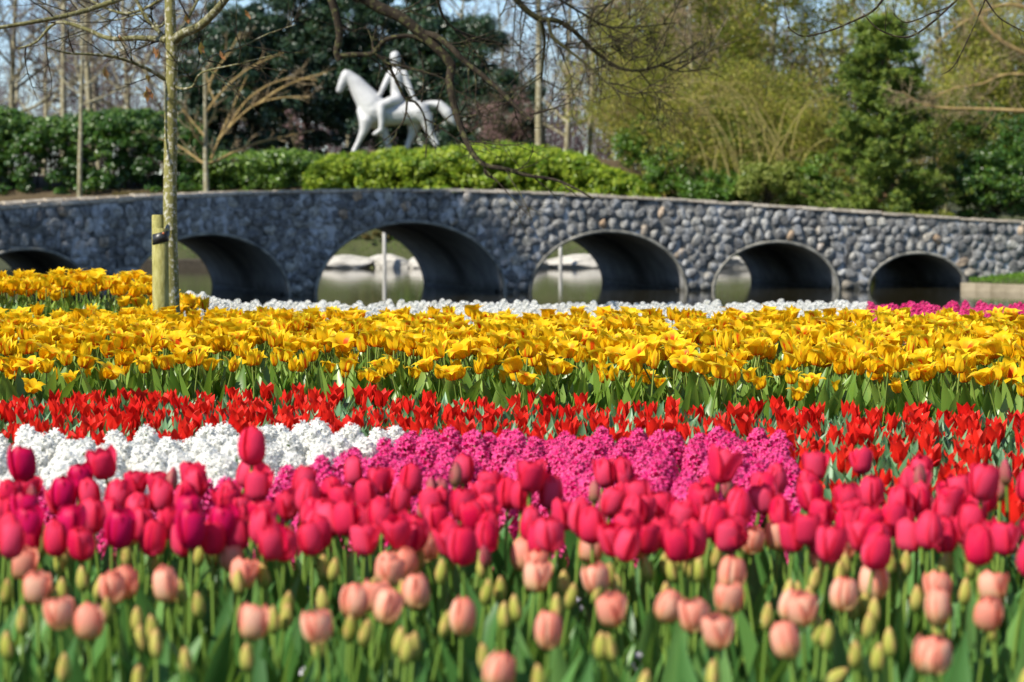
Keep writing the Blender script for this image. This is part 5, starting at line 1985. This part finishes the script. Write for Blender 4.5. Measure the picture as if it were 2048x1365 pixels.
def pinkwhite(x, y):
    """which hyacinth stands here: 'p', 'w' or None"""
    p = pxof(x, y)
    if not (H_Y0 < y < H_Y1): return None
    # diagonal seam: white bed runs behind the pink one on the left
    b = np.interp(p, [-300, 0, 300, 480, 600, 720, 830, 900], [6.32, 6.32, 6.35, 6.5, 6.8, 7.3, 7.95, 8.2])
    if p > 1590 - (y - 6.1) * 6: return None
    back = np.interp(p, [-200, 0, 200, 450, 830, 1000, 1590], [7.65, 7.65, 7.8, 8.1, 8.05, 7.75, 7.75])
    if y > back: return None
    return 'w' if y > b and p < 850 else 'p'


def redzone(x, y):
    p = pxof(x, y)
    front = np.interp(p, [-300, 0, 450, 830, 1000, 1585, 1600, 1700, 2400], [7.75, 7.75, 8.15, 8.1, 7.8, 7.8, 6.35, 6.25, 6.2])
    back = np.interp(p, [-300, 0, 600, 1300, 2048, 2400], [10.5, 10.5, 10.9, 10.1, 9.65, 9.5])
    return front < y < back


pts = scatter(12000, .084, lambda x, y: pinkwhite(x, y) is not None, H_Y0, 8.2, 5)
SIDE = Geo()
smats = [M['h_white'], M['h_pink'], M['stem'], M['leaf_front'], M['p_pink'], M['p_peach'], M['p_bud']]
sslots = {m_.name: i_ for i_, m_ in enumerate(smats)}
for x, y in pts:
    w_ = pinkwhite(x, y) == 'w'
    s_ = pr.uniform(.92, 1.14) * (1.06 if w_ else 1.05)
    if abs(x) > halfw(y, 1.06):
        (pr.choice(HW_VAR) if w_ else pr.choice(HP_VAR)).stuff(SIDE, sslots, (x, y, gz(x, y)), pr.uniform(0, 6.28), s_, (0, 0), pr.random())
        continue
    pr.choice(HW_VAR if w_ else HP_VAR).plant('white_hyacinth' if w_ else 'pink_hyacinth', (x, y, gz(x, y)), pr.uniform(0, 6.28), s_, (pr.uniform(-.1, .1), pr.uniform(-.1, .1)),
        'dense white hyacinth spike in the left bed between red and pink tulips' if w_ else 'dense magenta pink hyacinth spike behind the crimson tulips', 'hyacinth',
        'white hyacinths in the near bed' if w_ else 'pink hyacinths in the near bed')
for _ in range(300):                      # the front beds run on beyond both sides of the picture
    y = pr.uniform(3.3, 6.0); x = pr.choice((-1, 1)) * (halfw(y, 1.05) + pr.uniform(0, .9))
    v_ = pr.choice(K_VAR) if y > 4.75 else (pr.choice(P_VAR) if pr.random() < .45 else pr.choice(B_VAR))
    v_.stuff(SIDE, sslots, (x, y, gz(x, y)), pr.uniform(0, 6.28), pr.uniform(.85, 1.05), (0, 0), pr.random())
o = link('side_flowers', SIDE.mesh('side_flowers', smats))
tag(o, 'tulips and hyacinths of the near beds continuing beyond both sides of the picture', 'flowers', kind='stuff')
nearW = sum(1 for q in pts if pinkwhite(*q) == 'w')
nearP = len(pts) - nearW

# ------------------------------------------------------------------ red tulips
pts = scatter(22000, .104, redzone, 6.2, 10.9, 6)
pts.sort(key=lambda q: q[1])
inv = [q for q in pts if -40 < pxof(*q) < 2088]
show = set(inv[:300])
SLOT = {}
g = Geo()
slots = {M['p_red'].name: 0, M['stem'].name: 1, M['leaf_bluish'].name: 2}
R_LOD = [tulip(.165, .0225, .068, 'goblet', (M['p_red'], M['stem'], M['leaf_bluish']), lean=l, az=a, nleaf=3, leafL=.17, leafW=.042, seed=90 + s_, openness=o, joined=True, lod=1)
         for s_, (l, a, o) in enumerate([(.06, 0, 0), (.2, 1, .1), (.15, 2.5, .25), (.1, 4, -.1), (.3, 5.2, .3)])]
for q in pts:
    x, y = q
    s_ = pr.uniform(.90, 1.22); rz = pr.uniform(0, 6.28); ti = (pr.uniform(-.12, .12), pr.uniform(-.12, .12))
    if q in show:
        pr.choice(R_VAR).plant('red_tulip', (x, y, gz(x, y)), rz, s_, ti, 'short scarlet tulip with pointed petals and bluish leaves in the red band', 'tulip', 'scarlet tulips in the red band')
    else:
        pr.choice(R_LOD).stuff(g, slots, (x, y, gz(x, y)), rz, s_, ti, pr.random())
if g.n:
    o = link('red_tulips', g.mesh('red_tulips', [M['p_red'], M['stem'], M['leaf_bluish']]))
    tag(o, 'rear rows of short scarlet tulips below the yellow bed', 'tulips', kind='stuff')
bed_leaves('red_tulip_foliage', 7600, (-3.4, 3.4), (6.2, 10.9), .245, .046, M['leaf_bluish'], 'bluish green pointed leaves between the scarlet tulips', lambda x, y: redzone(x, y) and abs(x) < halfw(y) + .6, 2, out=(.03, .25), lo=.8, hi=1.12)
bed_leaves('hyacinth_foliage', 500, (-2, 2), (6.0, 8.1), .22, .02, M['leaf_front'], 'narrow green leaves between the hyacinths', lambda x, y: pinkwhite(x, y) is not None, 3)
# grass glimpsed between pink tulips and red band
n = 9000
x = rng.uniform(-1.6, 1.6, n); y = rng.uniform(5.75, 6.25, n)
P = np.stack([x, y, ground_z(x, y) + .03], 1)
o = link('grass_strip', leaf_cloud(Geo(), P, .07, .07, along=np.tile([[0, 0, 1.]], (n, 1))).mesh('grass_strip', M['grass']))
tag(o, 'strip of short bright grass between the pink tulips and the beds behind', 'grass', kind='stuff')

# ------------------------------------------------------------------ yellow tulips
def yzone(x, y):
    p = pxof(x, y)
    front = np.interp(p, [-300, 0, 600, 1300, 2048, 2400], [10.65, 10.65, 11.05, 10.25, 9.8, 9.65])
    return front < y < 14.75 + .5 * smooth(900, 2048, p) * 0


pts = scatter(26000, .105, yzone, 9.7, 14.9, 8)
pts.sort(key=lambda q: q[1])
# the photograph's stragglers, lower and in front of the bed
inv = [q for q in pts if -40 < pxof(*q) < 2088]
show = set(inv[:287])
g = Geo()
slots = {M['p_yellow'].name: 0, M['stem_dark'].name: 1, M['leaf_green'].name: 2}
YL = []
for q in pts:
    x, y = q
    p = pxof(x, y)
    front = float(np.interp(p, [-300, 0, 600, 1300, 2048, 2400], [10.65, 10.65, 11.05, 10.25, 9.8, 9.65]))
    fr_ = y - front
    s_ = pr.uniform(.88, 1.08) * (1 if fr_ > .5 else pr.uniform(.76, 1.0))
    rz = pr.uniform(0, 6.28); ti = (pr.uniform(-.12, .12), pr.uniform(-.12, .12))
    if q in show:
        q_ = pr.choice(Y_VAR).plant('yellow_tulip', (x, y, gz(x, y)), rz, s_, ti, 'open golden yellow tulip with pointed petals in the wide yellow bed', 'tulip', 'yellow tulips in the wide bed')
        YL.append((q_, *proj((x, y, gz(x, y) + .42 * s_))))
    else:
        pr.choice(Y_LOD).stuff(g, slots, (x, y, gz(x, y)), rz, s_, ti, pr.random())
YL = sorted([q for q in YL if 0 < q[1] < 2048], key=lambda q: -q[2])[:72]
rows_label(YL, 'yellow tulip', ('in the second lowest row of the wide bed', 'in the lowest row of the wide bed'))
# stragglers
for (px, py, lab) in ((183, 738, 'round open yellow tulip hanging lower than the bed at the left, among green leaves'), (46, 768, 'small yellow tulip low at the left edge just above the red band'),
                      (706, 748, 'wide open yellow tulip with red marks leaning out low in front of the bed'), (1025, 752, 'yellow tulip with drooping petals low before the middle of the yellow bed'),
                      (920, 742, 'orange tinged yellow tulip low before the middle of the yellow bed'), (1575, 785, 'lone yellow tulip with red flames standing down at the red band'),
                      (1418, 738, 'star shaped open yellow tulip low in front of the bed, right of centre'), (2008, 748, 'yellow tulip leaning low near the right edge of the picture'),
                      (1050, 727, 'upright yellow tulip low before the middle of the bed, beside the drooping one')):
    d = float(np.interp(px, [0, 600, 1300, 2048], [10.5, 10.9, 10.1, 9.65])) - .12
    z = at(px, py, d)[2]
    x = (px - 1024) / F * d
    s_ = max(.5, (z - gz(x, d)) / .43)
    fl = Y_VAR[pr.choice((4, 6, 2))]
    o = fl.plant('yellow_tulip', (x, d, gz(x, d)), pr.uniform(0, 6.28), s_, (0, 0), lab, 'tulip', None)
    if s_ < 1:
        for c_ in o.children:
            pass


# far left patch of yellow round the young tree
def patch(x, y):
    p = pxof(x, y)
    return p < 385 - 0 * y


pts2 = [q for q in scatter(14000, .10, patch, 16.5, 18.7, 12, 1.5) if q[0] > -5.5]
for x, y in pts2:
    pr.choice(Y_LOD).stuff(g, slots, (x, y, gz(x, y) + pr.uniform(-.03, .05)), pr.uniform(0, 6.28), pr.uniform(.95, 1.12), (pr.uniform(-.1, .1), pr.uniform(-.1, .1)), pr.random())
for px, Y, lab in ((408, 16.6, 'single yellow tulip standing alone just right of the young tree'), (380, 17.0, 'orange tinged yellow tulip directly beside the young tree trunk')):
    x = (px - 1024) / F * Y
    Y_VAR[3].plant('yellow_tulip', (x, Y, gz(x, Y)), 1, 1.1, (0, 0), lab, 'tulip')
o = link('yellow_tulips', g.mesh('yellow_tulips', [M['p_yellow'], M['stem_dark'], M['leaf_green']]))
tag(o, 'rear rows of the wide yellow tulip bed and the yellow patch round the young tree', 'tulips', kind='stuff')
bed_leaves('yellow_tulip_foliage', 5000, (-4.4, 4.4), (9.5, 12.0), .335, .06, M['leaf_green'], 'broad green leaves below the yellow tulips', lambda x, y: yzone(x, y) and abs(x) < halfw(y) + .6, 4, out=(.03, .35))
bed_leaves('yellow_patch_foliage', 1700, (-5.5, -1.9), (15.9, 17.0), .33, .045, M['leaf_green'], 'green leaves below the far yellow patch at the left', lambda x, y: patch(x, y), 5, out=(.03, .35))

# ------------------------------------------------------------------ far hyacinths
def farw(x, y):
    p = pxof(x, y)
    return 372 < p < 1735


def farp(x, y):
    return pxof(x, y) > 1738


ptsw = scatter(26000, .105, farw, 17.2, 22.4, 14, 1.2)
ptsw.sort(key=lambda q: -q[1])
nw = max(0, 290 - nearW)
g = Geo(); slots = {M['h_white'].name: 0, M['stem'].name: 1, M['leaf_front'].name: 2, M['h_pink'].name: 3}
for i, (x, y) in enumerate(ptsw):
    s_ = pr.uniform(.95, 1.2); rz = pr.uniform(0, 6.28)
    if i < nw:
        pr.choice(HWF).plant('white_hyacinth', (x, y, gz(x, y)), rz, s_, (0, 0), 'white hyacinth spike in the far bed at the water edge', 'hyacinth', 'white hyacinths in the far bed')
    else:
        pr.choice(HWF).stuff(g, slots, (x, y, gz(x, y)), rz, s_, (0, 0), pr.random())
o = link('white_hyacinths', g.mesh('white_hyacinths', [M['h_white'], M['stem'], M['leaf_front']]))
tag(o, 'mass of white hyacinths in the far bed behind the yellow tulips', 'hyacinths', kind='stuff')
ptsp = scatter(26000, .12, farp, 17.6, 22.2, 15, 1.3)
ptsp.sort(key=lambda q: -q[1])
g = Geo(); slots = {M['h_pink'].name: 0, M['stem'].name: 1, M['leaf_front'].name: 2}
npk = max(0, 290 - nearP)
for i, (x, y) in enumerate(ptsp):
    if i < npk:
        pr.choice(HPF).plant('pink_hyacinth', (x, y, gz(x, y)), pr.uniform(0, 6.28), pr.uniform(.95, 1.2), (0, 0), 'magenta hyacinth spike in the far right bed at the water edge', 'hyacinth', 'magenta hyacinths in the far bed')
    else:
        pr.choice(HPF).stuff(g, slots, (x, y, gz(x, y)), pr.uniform(0, 6.28), pr.uniform(.95, 1.2), (0, 0), pr.random())
if g.n:
    o = link('pink_hyacinths', g.mesh('pink_hyacinths', [M['h_pink'], M['stem'], M['leaf_front']]))
    tag(o, 'mass of magenta hyacinths in the far right bed', 'hyacinths', kind='stuff')
print('counts', nearW, nearP, len(ptsw), len(ptsp), len(pts), len(pts2), 'objects', len(bpy.data.objects))
